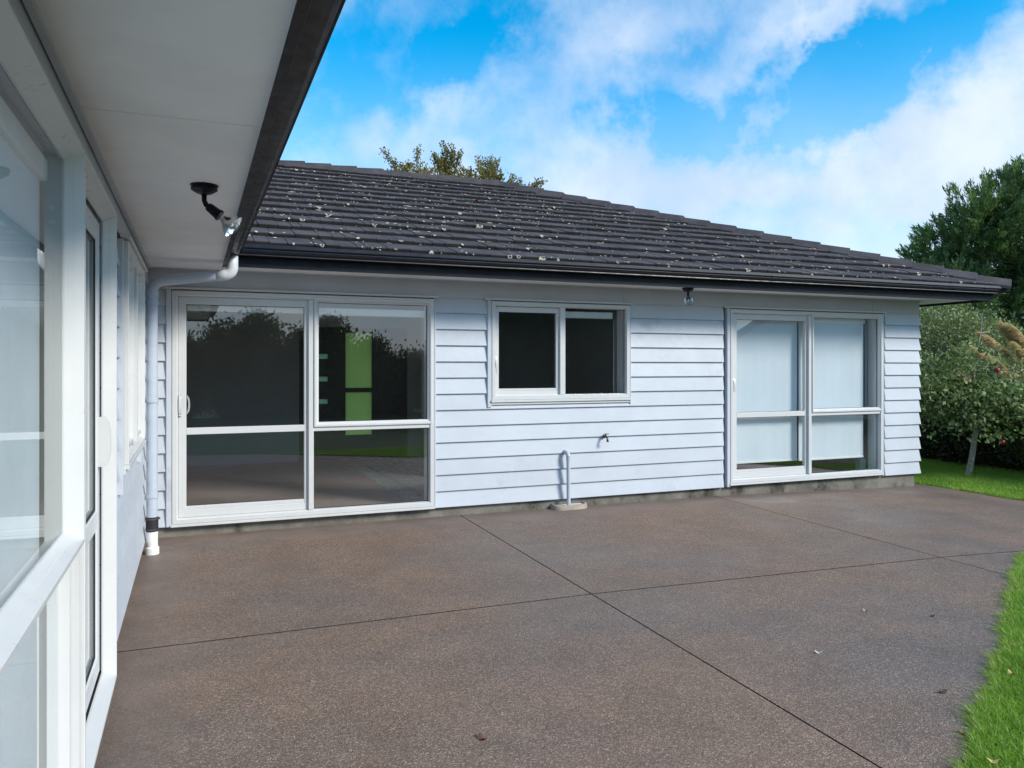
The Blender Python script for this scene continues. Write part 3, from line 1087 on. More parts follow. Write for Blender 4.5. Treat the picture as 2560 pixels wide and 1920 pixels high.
FZ0, FZ1 = 2.352, 2.505
m = MB()
m.box(FXo - 0.018, FXo, EAVE_N, FYo + 0.001, FZ0, FZ1)
m.box(FXo - 0.030, FXo + 0.002, EAVE_N + 0.002, FYo - 0.002, FZ0 - 0.006, FZ0 - 0.0005)
m.build('fascia', 'dark_steel', house, bevel=0.002)
m = MB()
m.box(FXo + 0.0005, EAVE_R, FYo, FYo + 0.018, FZ0 + 0.001, FZ1 - 0.001)
m.build('fascia', 'dark_steel', house, bevel=0.002)
m = MB()
m.box(EAVE_R - 0.018, EAVE_R - 0.0005, FYo + 0.0185, 13.0, FZ0 + 0.002, FZ1 - 0.002)
m.build('fascia', 'dark_steel', house, bevel=0.002)
m = MB()
m.box(-6.0, FXo - 0.0185, EAVE_N, EAVE_N + 0.018, FZ0 + 0.001, FZ1)
m.build('fascia', 'dark_steel', house, bevel=0.002)

# gutter profile: (out from fascia, height)
GP = [(0.002, 2.512), (0.002, 2.447), (0.060, 2.440), (0.084, 2.443), (0.090, 2.440), (0.096, 2.444), (0.094, 2.452), (0.108, 2.466), (0.113, 2.485), (0.112, 2.495), (0.124, 2.498), (0.129, 2.505), (0.113, 2.536), (0.108, 2.538),
      (0.108, 2.532), (0.106, 2.495), (0.098, 2.468), (0.080, 2.454), (0.008, 2.456), (0.008, 2.512)]


def gutter_run(a0, a1, fn, name='gutter', m0=None, m1=None):
    n = len(GP)
    m = MB()
    vs = [fn(a0 + (m0(p) if m0 else 0), p, q) for p, q in GP] + [fn(a1 + (m1(p) if m1 else 0), p, q) for p, q in GP]
    fs = [(i, (i + 1) % n, n + (i + 1) % n, n + i) for i in range(n)]
    fs += [tuple(range(n))[::-1], tuple(range(n, 2 * n))]
    m.add(vs, fs)
    return m.build(name, 'gutter_steel', house)


fb = lambda a, p, q: (a, FYo - p, q)
fl = lambda a, p, q: (FXo + p, a, q)
JX = 5.88
gutter_run(FXo + 0.0, JX - 0.002, fb, m0=lambda p: p)
gutter_run(JX + 0.002, EAVE_R, fb, m1=lambda p: p)
gutter_run(FYo, EAVE_R and 13.0, lambda a, p, q: (EAVE_R + p, a, q), m0=lambda p: -p)
gutter_run(EAVE_N, 5.93, fl)
gutter_run(5.934, FYo, fl, m1=lambda p: -p)
gutter_run(-6.0, EAVE_N * 0 + FXo, lambda a, p, q: (a, EAVE_N - p, q), m1=lambda p: p)
# joint clips where gutter lengths meet
for pos, fn in ((JX, fb), (5.932, fl), (EAVE_R - 0.30, fb)):
    m = MB()
    n = 11
    pr = [(p + 0.0015 if p > 0.05 else p, q - 0.002) for p, q in GP[2:13]]
    vs = [fn(pos - 0.014, p, q) for p, q in pr] + [fn(pos + 0.014, p, q) for p, q in pr]
    m.add(vs, [(i, i + 1, len(pr) + i + 1, len(pr) + i) for i in range(len(pr) - 1)])
    m.build('gutter_joint', 'gutter_steel', house)

# ------------------------------------------------------------------ roof
PITCH = R(21)
tp, cp, sp_ = math.tan(PITCH), math.cos(PITCH), math.sin(PITCH)
EY, EZ, EX = 6.82, 2.52, 9.70     # eave line of the front slope, and of the right hip
SPAN = 5.1
RY, RZ = EY + SPAN, EZ + SPAN * tp
PX = EX - SPAN                    # hip peak
VX = 0.37                         # valley starts here at the eave
m = MB()
lo = -0.035


def rp(x, y, dz=0.0):
    return (x, y, EZ + (min(y - EY, SPAN)) * tp + lo + dz)


# front slope under the tiles, right hip slope, short back slope, slopes of the near wing
m.add([rp(VX, EY), rp(EX, EY), (PX, RY, RZ + lo), (VX - SPAN, RY, RZ + lo)], [(0, 1, 2, 3)])
m.add([(EX, EY + 0.001, EZ + lo), (EX, 13.6, EZ + lo), (EX - 3.42, 13.6, EZ + 3.42 * tp + lo), (PX, RY, RZ + lo)], [(0, 1, 2, 3)])
m.add([(PX, RY + 0.001, RZ + lo), (EX - 3.42, 13.6, EZ + 3.42 * tp + lo), (-8, 13.6, EZ + 3.42 * tp + lo), (-8, RY, RZ + lo)], [(0, 1, 2, 3)])
m.add([(VX, EY - 0.001, EZ + lo), (VX - SPAN, RY, RZ + lo), (VX - SPAN, -0.73 + SPAN, RZ + lo), (VX, -0.73, EZ + lo)], [(0, 1, 2, 3)])
m.add([(VX, -0.731, EZ + lo), (VX - SPAN, -0.73 + SPAN, RZ + lo), (VX - 2 * SPAN, -0.73, EZ + lo)], [(0, 1, 2)])
m.add([(VX - SPAN - 0.001, RY, RZ + lo), (VX - 2 * SPAN, RY, EZ + lo), (VX - 2 * SPAN, -0.73, EZ + lo), (VX - SPAN, -0.73 + SPAN, RZ + lo)], [(0, 1, 2, 3)])
roof = m.build('roof', 'roof_chip', house)

COURSE = 0.37
NC = 15
TW = 1.28


def tile_mesh(x0, x1, k, seed):
    """one pressed tile: uneven shakes with slots between, lifted at the lower edge"""
    rnd = random.Random(seed)
    s0 = k * COURSE + 0.03
    s1 = min(s0 + COURSE + 0.035, SPAN / cp)
    m = MB()

    def P(x, s, h):
        return (x, EY + s * cp - h * sp_, EZ + s * sp_ + h * cp)
    x = x0
    cells = []
    while x < x1 - 0.02:
        wd = rnd.choice((0.09, 0.12, 0.15, 0.18, 0.21))
        xe = min(x + wd, x1)
        if x1 - xe < 0.05:
            xe = x1
        cells.append((x, xe, rnd.uniform(-0.004, 0.005), rnd.uniform(-0.006, 0.006)))
        x = xe
    for (a, b, dh, ds) in cells:
        sl = 0.006
        h0, h1 = 0.038 + dh, 0.002 + dh * 0.4
        sb = s0 + ds
        hm = 0.026 + dh
        v = [P(a + sl, sb + 0.004, h0), P(b - 0.001, sb + 0.004, h0), P(b - 0.001, sb + 0.05, h0 + 0.001), P(a + sl, sb + 0.05, h0 + 0.001), P(b - 0.001, s1, h1), P(a + sl, s1, h1),
             P(a + sl, sb, h0 - 0.006), P(b - 0.001, sb, h0 - 0.006), P(a + sl, sb + 0.002, 0.008), P(b - 0.001, sb + 0.002, 0.008),
             P(a - 0.001, sb + 0.006, h0 - 0.009), P(a - 0.001, s1, h1 - 0.008), P(a - 0.001, sb + 0.004, 0.008)]
        f = [(0, 1, 2, 3), (3, 2, 4, 5), (6, 7, 1, 0), (8, 9, 7, 6), (10, 0, 3, 5, 11), (12, 8, 6, 0, 10)]
        m.add(v, f)
    return m


def add_tile(x0, x1, k, seed):
    m = tile_mesh(x0, x1, k, seed)
    me = bpy.data.meshes.new('roof_tile')
    me.from_pydata(m.v, [], m.f)
    bm = bmesh.new()
    bm.from_mesh(me)
    bm.faces.ensure_lookup_table()
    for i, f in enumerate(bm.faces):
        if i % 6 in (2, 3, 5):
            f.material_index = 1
    # trim along the hip and the valley
    if x1 + 0.05 > EX - (k + 1.3) * COURSE * cp:
        bmesh.ops.bisect_plane(bm, geom=bm.verts[:] + bm.edges[:] + bm.faces[:], plane_co=(EX - 0.06, EY, 0), plane_no=(1, 1, 0), clear_outer=True)
    if x0 < VX + 0.2:
        bmesh.ops.bisect_plane(bm, geom=bm.verts[:] + bm.edges[:] + bm.faces[:], plane_co=(VX + 0.05, EY, 0), plane_no=(-1, -1, 0), clear_outer=True)
    if len(bm.faces) == 0:
        bm.free()
        return
    bm.to_mesh(me)
    bm.free()
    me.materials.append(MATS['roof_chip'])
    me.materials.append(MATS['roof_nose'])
    o = bpy.data.objects.new('roof_tile', me)
    COL.objects.link(o)
    put_under(o, roof)


for k in range(NC):
    x = -1.6 - (0.64 if k % 2 else 0.0) - 0.21 * (k % 3)
    s = 0
    while x < EX - k * COURSE * cp:
        if x + TW > VX - (k + 1.5) * COURSE * cp - 0.1:
            add_tile(x, x + TW - 0.004, k, k * 100 + s)
        x += TW
        s += 1


# ridge and hip caps: angular cover lapped like shingles
def cap(p, q, side, name='ridge_cap'):
    p, q = Vector(p), Vector(q)
    t = (q - p).normalized()
    sd = t.cross(Vector((0, 0, 1))).normalized()
    up = sd.cross(t)
    m = MB()
    w_, wt, h = 0.155, 0.05, 0.070
    dr = side
    prof = [(-w_, -0.05 * dr), (-w_, -0.02 * dr), (-wt, h), (wt, h), (w_, -0.02 * dr), (w_, -0.05 * dr)]
    a = [p + sd * x_ * 1.06 + up * (z_ + 0.026) for x_, z_ in prof]
    b = [q + sd * x_ + up * z_ for x_, z_ in prof]
    n = len(prof)
    m.add(a + b, [(i, i + 1, n + i + 1, n + i) for i in range(n - 1)] + [tuple(range(n)), tuple(range(n, 2 * n))])
    return m.build(name, 'roof_chip', roof, bevel=0.004)


CL = 0.385
nr = int((PX + 1.4) / CL)
for i in range(nr):
    x1 = PX - i * CL
    cap((x1, RY, RZ - 0.005), (x1 - CL - 0.03, RY, RZ - 0.005), 2.0)
hip_a, hip_b = Vector((EX - 0.02, EY + 0.02, EZ + 0.012)), Vector((PX, RY, RZ - 0.0))
hl = (hip_b - hip_a).length
nh = int(hl / CL)
ht = (hip_b - hip_a) / nh
for i in range(nh):
    p = hip_a + ht * i
    cap(p, p + ht * 1.08, 1.3, 'hip_cap')

# lichen: flat crusts of odd outline on the tiles
LV, LF = [], []
rl = random.Random(5)


def lichen_spot(x, s, rad, ringed):
    """crust lying on a tile; one that reaches the lower edge bends down over the nose"""
    k = int(max(0.0, s - 0.03) / COURSE)
    s0 = 0.03 + k * COURSE
    nn = rl.randint(7, 10)
    base = len(LV)
    ph = rl.random() * 6.28
    rr = [rad * rl.uniform(0.7, 1.15) for _ in range(nn)]

    def P(u, v, dz=0.0):
        d = s + v - s0
        if d >= 0:
            tt = min(d / (COURSE + 0.03), 1.0)
            h = 0.043 * (1 - tt) + 0.010 * tt + dz
            ss = s0 + d
        else:
            h, ss = max(0.043 + d, 0.008), s0 - 0.010 - dz
        return (x + u, EY + ss * cp - h * sp_, EZ + ss * sp_ + h * cp)
    outer = [P(rr[i] * math.cos(ph + 6.283 * i / nn), rr[i] * math.sin(ph + 6.283 * i / nn)) for i in range(nn)]
    if ringed:
        inner = [P(0.45 * rr[i] * math.cos(ph + 6.283 * i / nn) + rad * 0.08, 0.45 * rr[i] * math.sin(ph + 6.283 * i / nn)) for i in range(nn)]
        LV.extend(outer + inner)
        for i in range(nn):
            LF.append((base + i, base + (i + 1) % nn, base + nn + (i + 1) % nn, base + nn + i))
    else:
        LV.extend(outer + [P(0, 0, 0.006)])
        for i in range(nn):
            LF.append((base + i, base + (i + 1) % nn, base + nn))


for i in range(860):
    s = rl.uniform(0.05, SPAN / cp - 0.25)
    if rl.random() < 0.72:        # most of them sit on the exposed lower edge of a course
        s = 0.03 + COURSE * rl.randint(0, NC - 2) + rl.uniform(-0.028, 0.012)
    x = rl.uniform(VX - s * cp + 0.3, EX - s * cp - 0.25)
    u = rl.random()
    rad = 0.0055 + 0.008 * rl.random() if u < 0.62 else (0.014 + 0.014 * rl.random() if u < 0.94 else 0.03 + 0.016 * rl.random())
    if x > 5.5 and rl.random() < 0.25:
        continue
    lichen_spot(x, s, rad, rad > 0.017 and rl.random() < 0.5)
    if rl.random() < 0.25:
        for _ in range(3):
            lichen_spot(x + rl.gauss(0, 0.06), max(0.04, s + rl.gauss(0, 0.05)), 0.005 + 0.008 * rl.random(), False)
lm = MB()
lm.v, lm.f = LV, LF
tag(lm.build('lichen', 'lichen_pale', roof), None, None, None, 'stuff')
# closed gable between roof and ceiling so that no light leaks in
m = MB()
m.box(-8, 8.86, 7.545, 13.05, 2.425, 2.44)
m.box(-8, HL - 0.04, -0.03, 7.54, 2.425, 2.44)
m.build('ceiling', 'room_ceiling', house)

# ------------------------------------------------------------------ inside
FL = 0.118
m = MB()
m.box(-6.0, 2.02, 7.66, 12.1, FL - 0.03, FL)
m.box(5.70, 8.8, 7.66, 12.1, FL - 0.03, FL)
m.box(-6.0, HL - 0.16, 0.0, 7.63, FL - 0.03, FL)
m.build('carpet', 'carpet', house)
m = MB()
for i in range(7):
    for j in range(9):
        m.box(2.024 + i * 0.5, 2.02 + (i + 1) * 0.5, 7.664 + j * 0.5, 7.66 + (j + 1) * 0.5, FL - 0.03, FL + 0.001)
m.build('tiled_floor', 'floor_tile', house)
# walls of the rooms; the far one is open where the entry door stands
m = MB()
FYW = 11.75
EDX0, EDX1 = 1.42, 3.05
m.box(-6.0, EDX0, FYW, FYW + 0.12, 0, 2.43)
m.box(EDX1, 8.85, FYW, FYW + 0.12, 0, 2.43)
m.box(EDX0, EDX1, FYW, FYW + 0.12, 2.10, 2.43)
m.box(5.56, 5.66, 7.65, FYW, 0, 2.43)
m.box(-6.1, -6.0, -0.03, FYW, 0, 2.43)
m.box(8.72, 8.85, 7.65, FYW, 0, 2.43)
m.box(-6.0, -0.42, -0.03, 0.05, 0, 2.43)
m.build('interior_wall', 'room_wall', house)
m = MB()
m.box(3.24, 3.34, 9.9, FYW, FL, 2.42)
m.build('interior_wall', 'neighbour_wall', house)
# entry door with lites and glazed sidelight
m = MB()
m.box(EDX0, 1.62, FYW + 0.02, FYW + 0.07, FL, 2.10)
m.box(1.84, 2.10, FYW + 0.02, FYW + 0.07, FL, 2.10)
zz = [FL, 0.62, 0.70, 0.955, 1.03, 1.29, 1.365, 1.625, 1.70, 2.10]
for i in range(0, len(zz), 2):
    m.box(1.62, 1.84, FYW + 0.021, FYW + 0.069, zz[i], zz[i + 1])
m.box(2.50, EDX1, FYW + 0.02, FYW + 0.07, FL, 2.10)
m.box(2.10, 2.50, FYW + 0.021, FYW + 0.069, FL, 0.48)
m.box(2.10, 2.50, FYW + 0.021, FYW + 0.069, 1.125, 1.19)
m.box(2.10, 2.50, FYW + 0.021, FYW + 0.069, 2.02, 2.10)
edoor = m.build('entry_door', 'door_black', house)
for i in range(1, len(zz) - 1, 2):
    q = MB()
    q.box(1.62, 1.84, FYW + 0.04, FYW + 0.046, zz[i], zz[i + 1])
    q.build('lite', 'frosted_pale', edoor)
for (z0, z1) in ((0.48, 1.125), (1.19, 2.02)):
    q = MB()
    q.box(2.10, 2.50, FYW + 0.04, FYW + 0.046, z0, z1)
    q.build('pane', 'frosted_green', edoor)
# kitchen bench
m = MB()
m.box(2.62, 3.6, 9.20, 9.8, 0.93, 0.97)
kb = m.build('kitchen_bench', 'bench_top', house, bevel=0.004)
m = MB()
m.box(2.95, 3.58, 9.24, 9.78, FL, 0.929)
m.build('cabinet', 'cabinet', kb, bevel=0.003)
# white window reveals
m = MB()
for (a0, a1, z0, z1) in ((D1[0], D1[1], FL, 2.15), (W2[0], W2[1], 1.19, 2.15), (D3[0], D3[1], FL, 2.15)):
    m.box(a1 - 0.045, a1 - 0.03, 7.572, 7.70, z0, z1)
    m.box(a0 + 0.03, a0 + 0.045, 7.572, 7.70, z0, z1)
    m.box(a0 + 0.03, a1 - 0.03, 7.5725, 7.70, z1, z1 + 0.015)
m.build('window_reveal', 'soffit_paint', house)


def roller_blind(name, label, mp, a0, a1, ztop, zbot, d, group=None, mat='roller_fabric', chain=None):
    base = mp((a0 + a1) / 2, zbot, d)
    t = empty(name, base)
    tag(t, label, 'blind', group)
    m = MB()
    if ztop - zbot > 0.15:
        n = 24
        vs = []
        for i in range(n + 1):
            a = a0 + (a1 - a0) * i / n
            wob = 0.003 * math.sin(i * 0.7) + 0.002 * math.sin(i * 1.9 + 1)
            vs += [mp(a, zbot, d + wob), mp(a, ztop, d)]
        m.add(vs, [(2 * i, 2 * i + 2, 2 * i + 3, 2 * i + 1) for i in range(n)])
        m.build('fabric', mat, t, smooth=True)
        b = MB()
        bar(b, mp, a0, a1, zbot - 0.02, zbot + 0.004, d - 0.008, d + 0.008, 0.003)
        b.build('bottom_bar', 'white_plastic', t)
    c = MB()
    bar(c, mp, a0 - 0.01, a1 + 0.01, ztop, ztop + 0.07, d - 0.05, d + 0.02, 0.006)
    c.build('cassette', 'white_plastic', t)
    if chain:
        c = MB()
        pth = [mp(chain, ztop, d + 0.01)] + [mp(chain, ztop - 0.1 * i, d + 0.01) for i in range(1, int(chain_len * 10))]
        e = pth[-1]
        pth.append((e[0] + 0.008, e[1], e[2] - 0.03))
        pth += [(p[0] + 0.018, p[1], p[2]) for p in pth[::-1][1:]]
        c.tube(pth, 0.0016, 5)
        c.build('chain', 'white_plastic', t)
    return t


chain_len = 1.2
roller_blind('roller_blind', 'drawn white blind behind the sliding leaf at the right end of the wall', mb_back, D3[0] + 0.065, 6.965, 2.07, 0.36, -0.15, 'drawn roller blinds')
roller_blind('roller_blind', 'drawn white blind behind the fixed panes at the right end of the wall', mb_back, 6.99, 8.06, 2.07, 0.352, -0.15, 'drawn roller blinds', chain=8.09)
roller_blind('roller_blind', 'white blind rolled up over the dark sliding leaf by the downpipe', mb_back, -0.12, 1.0, 2.02, 2.00, -0.12, 'rolled up blinds')
roller_blind('roller_blind', 'white blind rolled up over the fixed pane showing green door glass', mb_back, 1.05, 2.14, 2.01, 1.99, -0.12, 'rolled up blinds', chain=2.125)
chain_len = 0.9
roller_blind('roller_blind', 'white blind rolled up over the right pane of the middle window', mb_back, 3.68, 4.30, 2.045, 2.02, -0.12, 'rolled up blinds', chain=4.33)
roller_blind('roller_blind', 'pale blind behind the tall picture window nearest the camera', mb_left, 0.25, 2.807, 2.10, 0.14, -0.078, None, 'sheer_fabric')
roller_blind('roller_blind', 'pale blind behind the glazed back door', mb_left, 3.02, 3.84, 2.07, 0.17, -0.17, None, 'sheer_fabric')
m = MB()
m.box(8.07, 8.17, 7.70, 7.80, FL, FL + 0.19)
tag(m.build('folded_curtain', 'cabinet', None, bevel=0.012), 'grey bundle standing in the corner below the right hand blind', 'bundle')

# ------------------------------------------------------------------ downpipe
dp = empty('downpipe', (-0.318, 6.93, 0))
tag(dp, 'pale blue downpipe with a bent offset from the corner of the gutters', 'downpipe')
PR = 0.0425
cx_, cy_ = -0.318, 6.93
m = MB()
path = [(cx_, cy_, 0.06)] + [(cx_, cy_, z) for z in (0.6, 1.2, 1.8, 2.12)]
end = Vector((0.292, 6.862, 2.28))
st_ = Vector((cx_, cy_, 2.215))
dirn = (end - st_).normalized()
for i in range(1, 7):        # lower elbow
    a = i / 6 * (PI / 2)
    path.append(tuple(Vector((cx_, cy_, 2.12)) + Vector((0, 0, 0.085)) * math.sin(a) + dirn * 0.085 * (1 - math.cos(a))))
m.tube(path, PR, 24, caps=False)
m.build('riser', 'pipe_paint', dp, smooth=True)
m = MB()
e1 = Vector(path[-1])
m.tube([e1 - dirn * 0.004, e1 + (end - e1) * 0.5, end - dirn * 0.075], PR, 24, caps=False)
m.build('offset_pipe', 'pipe_paint', dp, smooth=True)
m = MB()
pth = [tuple(end - dirn * 0.125), tuple(end - dirn * 0.055)]
for i in range(1, 7):
    a = i / 6 * (PI / 2)
    pth.append(tuple(end - dirn * 0.055 + dirn * 0.055 * math.sin(a) + Vector((0, 0, 0.055)) * (1 - math.cos(a))))
top = Vector(pth[-1])
pth += [tuple(top + Vector((0, 0, 0.03))), tuple(top + Vector((0, 0, 0.105)))]
m.tube(pth, PR + 0.003, 24)
m.build('elbow', 'pipe_pale', dp, smooth=True)
m = MB()
m.tube([(cx_, cy_, 2.075), (cx_, cy_, 2.125)], PR + 0.006, 24)
m.build('collar', 'pipe_paint', dp)
for zc in (2.03, 1.24, 0.47):
    m = MB()
    m.tube([(cx_, cy_, zc - 0.016), (cx_, cy_, zc + 0.016)], PR + 0.007, 24)
    m.box(HL - 0.01, cx_ - PR * 0.6, cy_ - 0.012, cy_ + 0.012, zc - 0.014, zc + 0.014)
    m.build('bracket', 'pipe_paint', dp)
m = MB()
m.tube([(cx_, cy_, 0.185), (cx_, cy_, 0.30)], PR + 0.005, 24)
rc = m.build('rubber_coupling', 'rubber', dp)
for zc in (0.20, 0.285):
    m = MB()
    m.tube([(cx_, cy_, zc - 0.006), (cx_, cy_, zc + 0.006)], PR + 0.008, 24)
    m.box(cx_ + PR, cx_ + PR + 0.018, cy_ - 0.015, cy_ + 0.005, zc - 0.007, zc + 0.007)
    m.build('hose_clip', 'galvanised', rc)
m = MB()
m.tube([(cx_, cy_, -0.01), (cx_, cy_, 0.05), (cx_, cy_, 0.062), (cx_, cy_, 0.18)], [PR + 0.011, PR + 0.011, PR + 0.001, PR + 0.001], 24)
m.build('socket', 'white_plastic', dp)

# ------------------------------------------------------------------ spot lamps under the eaves
fwd = Vector((math.sin(R(22.2)), math.cos(R(22.2)), 0))
rgt = Vector((math.cos(R(22.2)), -math.sin(R(22.2)), 0))


def spot_lamp(label, base, aim, tilt0, clear):
    base, aim = Vector(base), Vector(aim).normalized()
    t = empty('spot_lamp', base)
    tag(t, label, 'lamp', 'spot lamps under the eaves')
    m = MB()
    m.lathe([(0, 0.0), (0, 0.064), (0.004, 0.064), (0.005, 0.060), (0.018, 0.059), (0.024, 0.061), (0.040, 0.036), (0.046, 0.018), (0.046, 0.0)], base, (0, 0, -1))
    for k in range(3):
        a = 0.5 + k * 2 * PI / 3
        c = base + Vector((math.cos(a) * 0.062, math.sin(a) * 0.062, 0))
        m.box(c.x - 0.007, c.x + 0.007, c.y - 0.007, c.y + 0.007, base.z - 0.008, base.z - 0.0005)
    m.build('base_plate', 'black_plastic', t)
    el_ = base + Vector((0, 0, -0.075))
    m = MB()
    j2 = el_ + aim * 0.035 + Vector((0, 0, -0.012))
    m.tube([base + Vector((0, 0, -0.04)), el_, el_ + Vector((0, 0, -0.012)) + aim * 0.012, j2], [0.012, 0.011, 0.013, 0.012], 12)
    m.build('arm', 'black_plastic', t, smooth=True)
    hb = j2 - aim * 0.012
    m = MB()
    m.lathe([(0, 0.0), (0, 0.019), (0.006, 0.021), (0.056, 0.025), (0.060, 0.028), (0.070, 0.028), (0.070, 0.018), (0.05, 0.0)], hb, aim, 16)
    m.build('lamp_holder', 'black_plastic', t)
    m = MB()
    o = hb + aim * 0.066
    m.lathe([(0, 0.016), (0.018, 0.017), (0.024, 0.020), (0.036, 0.026), (0.050, 0.040), (0.064, 0.051), (0.078, 0.057), (0.084, 0.058)], o, aim, 32)
    b = m.build('bulb', 'chrome', t, smooth=True)
    m = MB()
    m.lathe([(0.084, 0.0585), (0.088, 0.056), (0.096, 0.042), (0.101, 0.025), (0.103, 0.0)], o, aim, 32)
    m.build('lens', 'lamp_glass', b, smooth=True)
    m = MB()
    m.lathe([(0.04, 0.0), (0.04, 0.009), (0.075, 0.010), (0.08, 0.0)], o, aim, 12)
    m.build('filament_tube', 'white_plastic', b)
    return t


glass_mat('lamp_glass', (0.93, 0.95, 0.96), 1.5)
spot_lamp('black spot lamp with silver bulb under the near eave', (0.043, 4.0, SOF), rgt * 0.74 + Vector((0, 0, -0.60)) + fwd * 0.13, 0, False)
spot_lamp('black spot lamp facing the camera under the long eave', (5.06, 7.24, SOF), -fwd * 0.82 - rgt * 0.16 + Vector((0, 0, -0.36)), 0, True)

# ------------------------------------------------------------------ tap, waste pipe and gully
tp_ = empty('garden_tap', (4.15, 7.49, 0.74))
tag(tp_, 'small dark garden tap on the boards under the middle window', 'tap')
m = MB()
X, Y_, Z = 4.15, 7.505, 0.752
m.tube([(X, Y_, Z), (X, Y_ - 0.05, Z)], 0.010, 12)
m.lathe([(0, 0.0), (0, 0.022), (0.006, 0.022), (0.006, 0.0)], (X, Y_ - 0.004, Z), (0, -1, 0), 16)
m.tube([(X, Y_ - 0.035, Z), (X, Y_ - 0.06, Z - 0.004), (X, Y_ - 0.078, Z - 0.022), (X, Y_ - 0.082, Z - 0.045)], [0.010, 0.011, 0.010, 0.011], 12)
m.tube([(X, Y_ - 0.082, Z - 0.044), (X, Y_ - 0.082, Z - 0.056)], 0.014, 12)
m.build('tap_body', 'galvanised', tp_, smooth=True)
m = MB()
m.tube([(X, Y_ - 0.045, Z + 0.008), (X, Y_ - 0.045, Z + 0.030)], 0.007, 10)
m.tube([(X - 0.014, Y_ - 0.045, Z + 0.030), (X + 0.034, Y_ - 0.045, Z + 0.028)], 0.006, 10)
m.build('tap_handle', 'galvanised', tp_)

gl_ = empty('gully_surround', (3.70, 7.45, 0))
tag(gl_, 'low rounded cement gully surround against the foundation', 'drain')
m = MB()
outer = [(3.515, 7.54), (3.505, 7.46), (3.525, 7.40), (3.58, 7.372), (3.70, 7.366), (3.85, 7.385), (3.90, 7.42), (3.925, 7.47), (3.925, 7.54)]
inner = [(3.552, 7.54), (3.545, 7.468), (3.560, 7.428), (3.598, 7.404), (3.70, 7.400), (3.835, 7.414), (3.868, 7.438), (3.885, 7.475), (3.885, 7.54)]
n = len(outer)


def mid_(t):
    return [(o[0] * (1 - t) + i[0] * t, o[1] * (1 - t) + i[1] * t) for o, i in zip(outer, inner)]


rings = [(outer, -0.002), (mid_(0.10), 0.028), (mid_(0.3), 0.045), (mid_(0.6), 0.050), (mid_(0.9), 0.045), (inner, 0.030)]
vs = []
for pts, z_ in rings:
    vs += [(x_, y_, z_ + 0.002 * math.sin(i * 2.1)) for i, (x_, y_) in enumerate(pts)]
fs = []
for r_ in range(len(rings) - 1):
    for i in range(n - 1):
        fs.append((r_ * n + i, r_ * n + i + 1, (r_ + 1) * n + i + 1, (r_ + 1) * n + i))
m.add(vs, fs)
m.build('kerb_ring', 'cement_ring', gl_, smooth=True)
m = MB()
m.add([(x_, y_, 0.034) for x_, y_ in inner] + [(x_, y_, 0.0) for x_, y_ in inner], [tuple(range(n)), tuple(range(n, 2 * n))[::-1]] + [(i, (i + 1) % n, n + (i + 1) % n, n + i) for i in range(n)])
m.build('gully_lid', 'white_plastic', gl_)
wp = empty('waste_pipe', (3.69, 7.44, 0.035))
tag(wp, 'short hooked waste pipe rising from the white gully lid', 'pipe')
m = MB()
wx, wy, wr = 3.685, 7.437, 0.0215
m.tube([(wx, wy, 0.03), (wx, wy, 0.3), (wx - 0.002, wy, 0.545)], wr, 18, caps=False)
m.build('riser', 'pipe_paint', wp, smooth=True)
m = MB()
m.tube([(wx - 0.002, wy, 0.515), (wx - 0.002, wy, 0.552)], wr + 0.003, 18)
m.build('collar', 'pipe_paint', wp)
m = MB()
pth = [(wx - 0.002, wy, 0.55)]
for i in range(1, 9):
    a = i / 8 * PI / 2
    pth.append((wx - 0.002 - 0.012 * (1 - math.cos(a)), wy + 0.046 * (1 - math.cos(a)), 0.55 + 0.05 * math.sin(a)))
pth.append((wx - 0.016, 7.52, 0.60))
m.tube(pth, wr + 0.002, 18)
m.build('bend', 'pipe_paint', wp, smooth=True)

# ------------------------------------------------------------------ vegetation helpers


def leaf_quads(pos, direc, length, width, curl=0.25):
    """pos (N,3), direc (N,3) unit; returns verts (4N,3) and quads: pointed leaf shapes (kite)"""
    n = len(pos)
    rv = RNG.normal(size=(n, 3))
    side = np.cross(direc, rv)
    side /= np.linalg.norm(side, axis=1, keepdims=True) + 1e-9
    nr_ = np.cross(side, direc)
    L = length[:, None]
    W = width[:, None]
    a = pos
    b = pos + direc * L * 0.45 + side * W * 0.5 + nr_ * L * curl * 0.12
    c = pos + direc * L - nr_ * L * curl * 0.25
    d = pos + direc * L * 0.45 - side * W * 0.5 + nr_ * L * curl * 0.12
    v = np.stack([a, b, c, d], axis=1).reshape(-1, 3)
    q = np.arange(4 * n).reshape(-1, 4)
    return v, q


def unit(v):
    return v / (np.linalg.norm(v, axis=1, keepdims=True) + 1e-9)


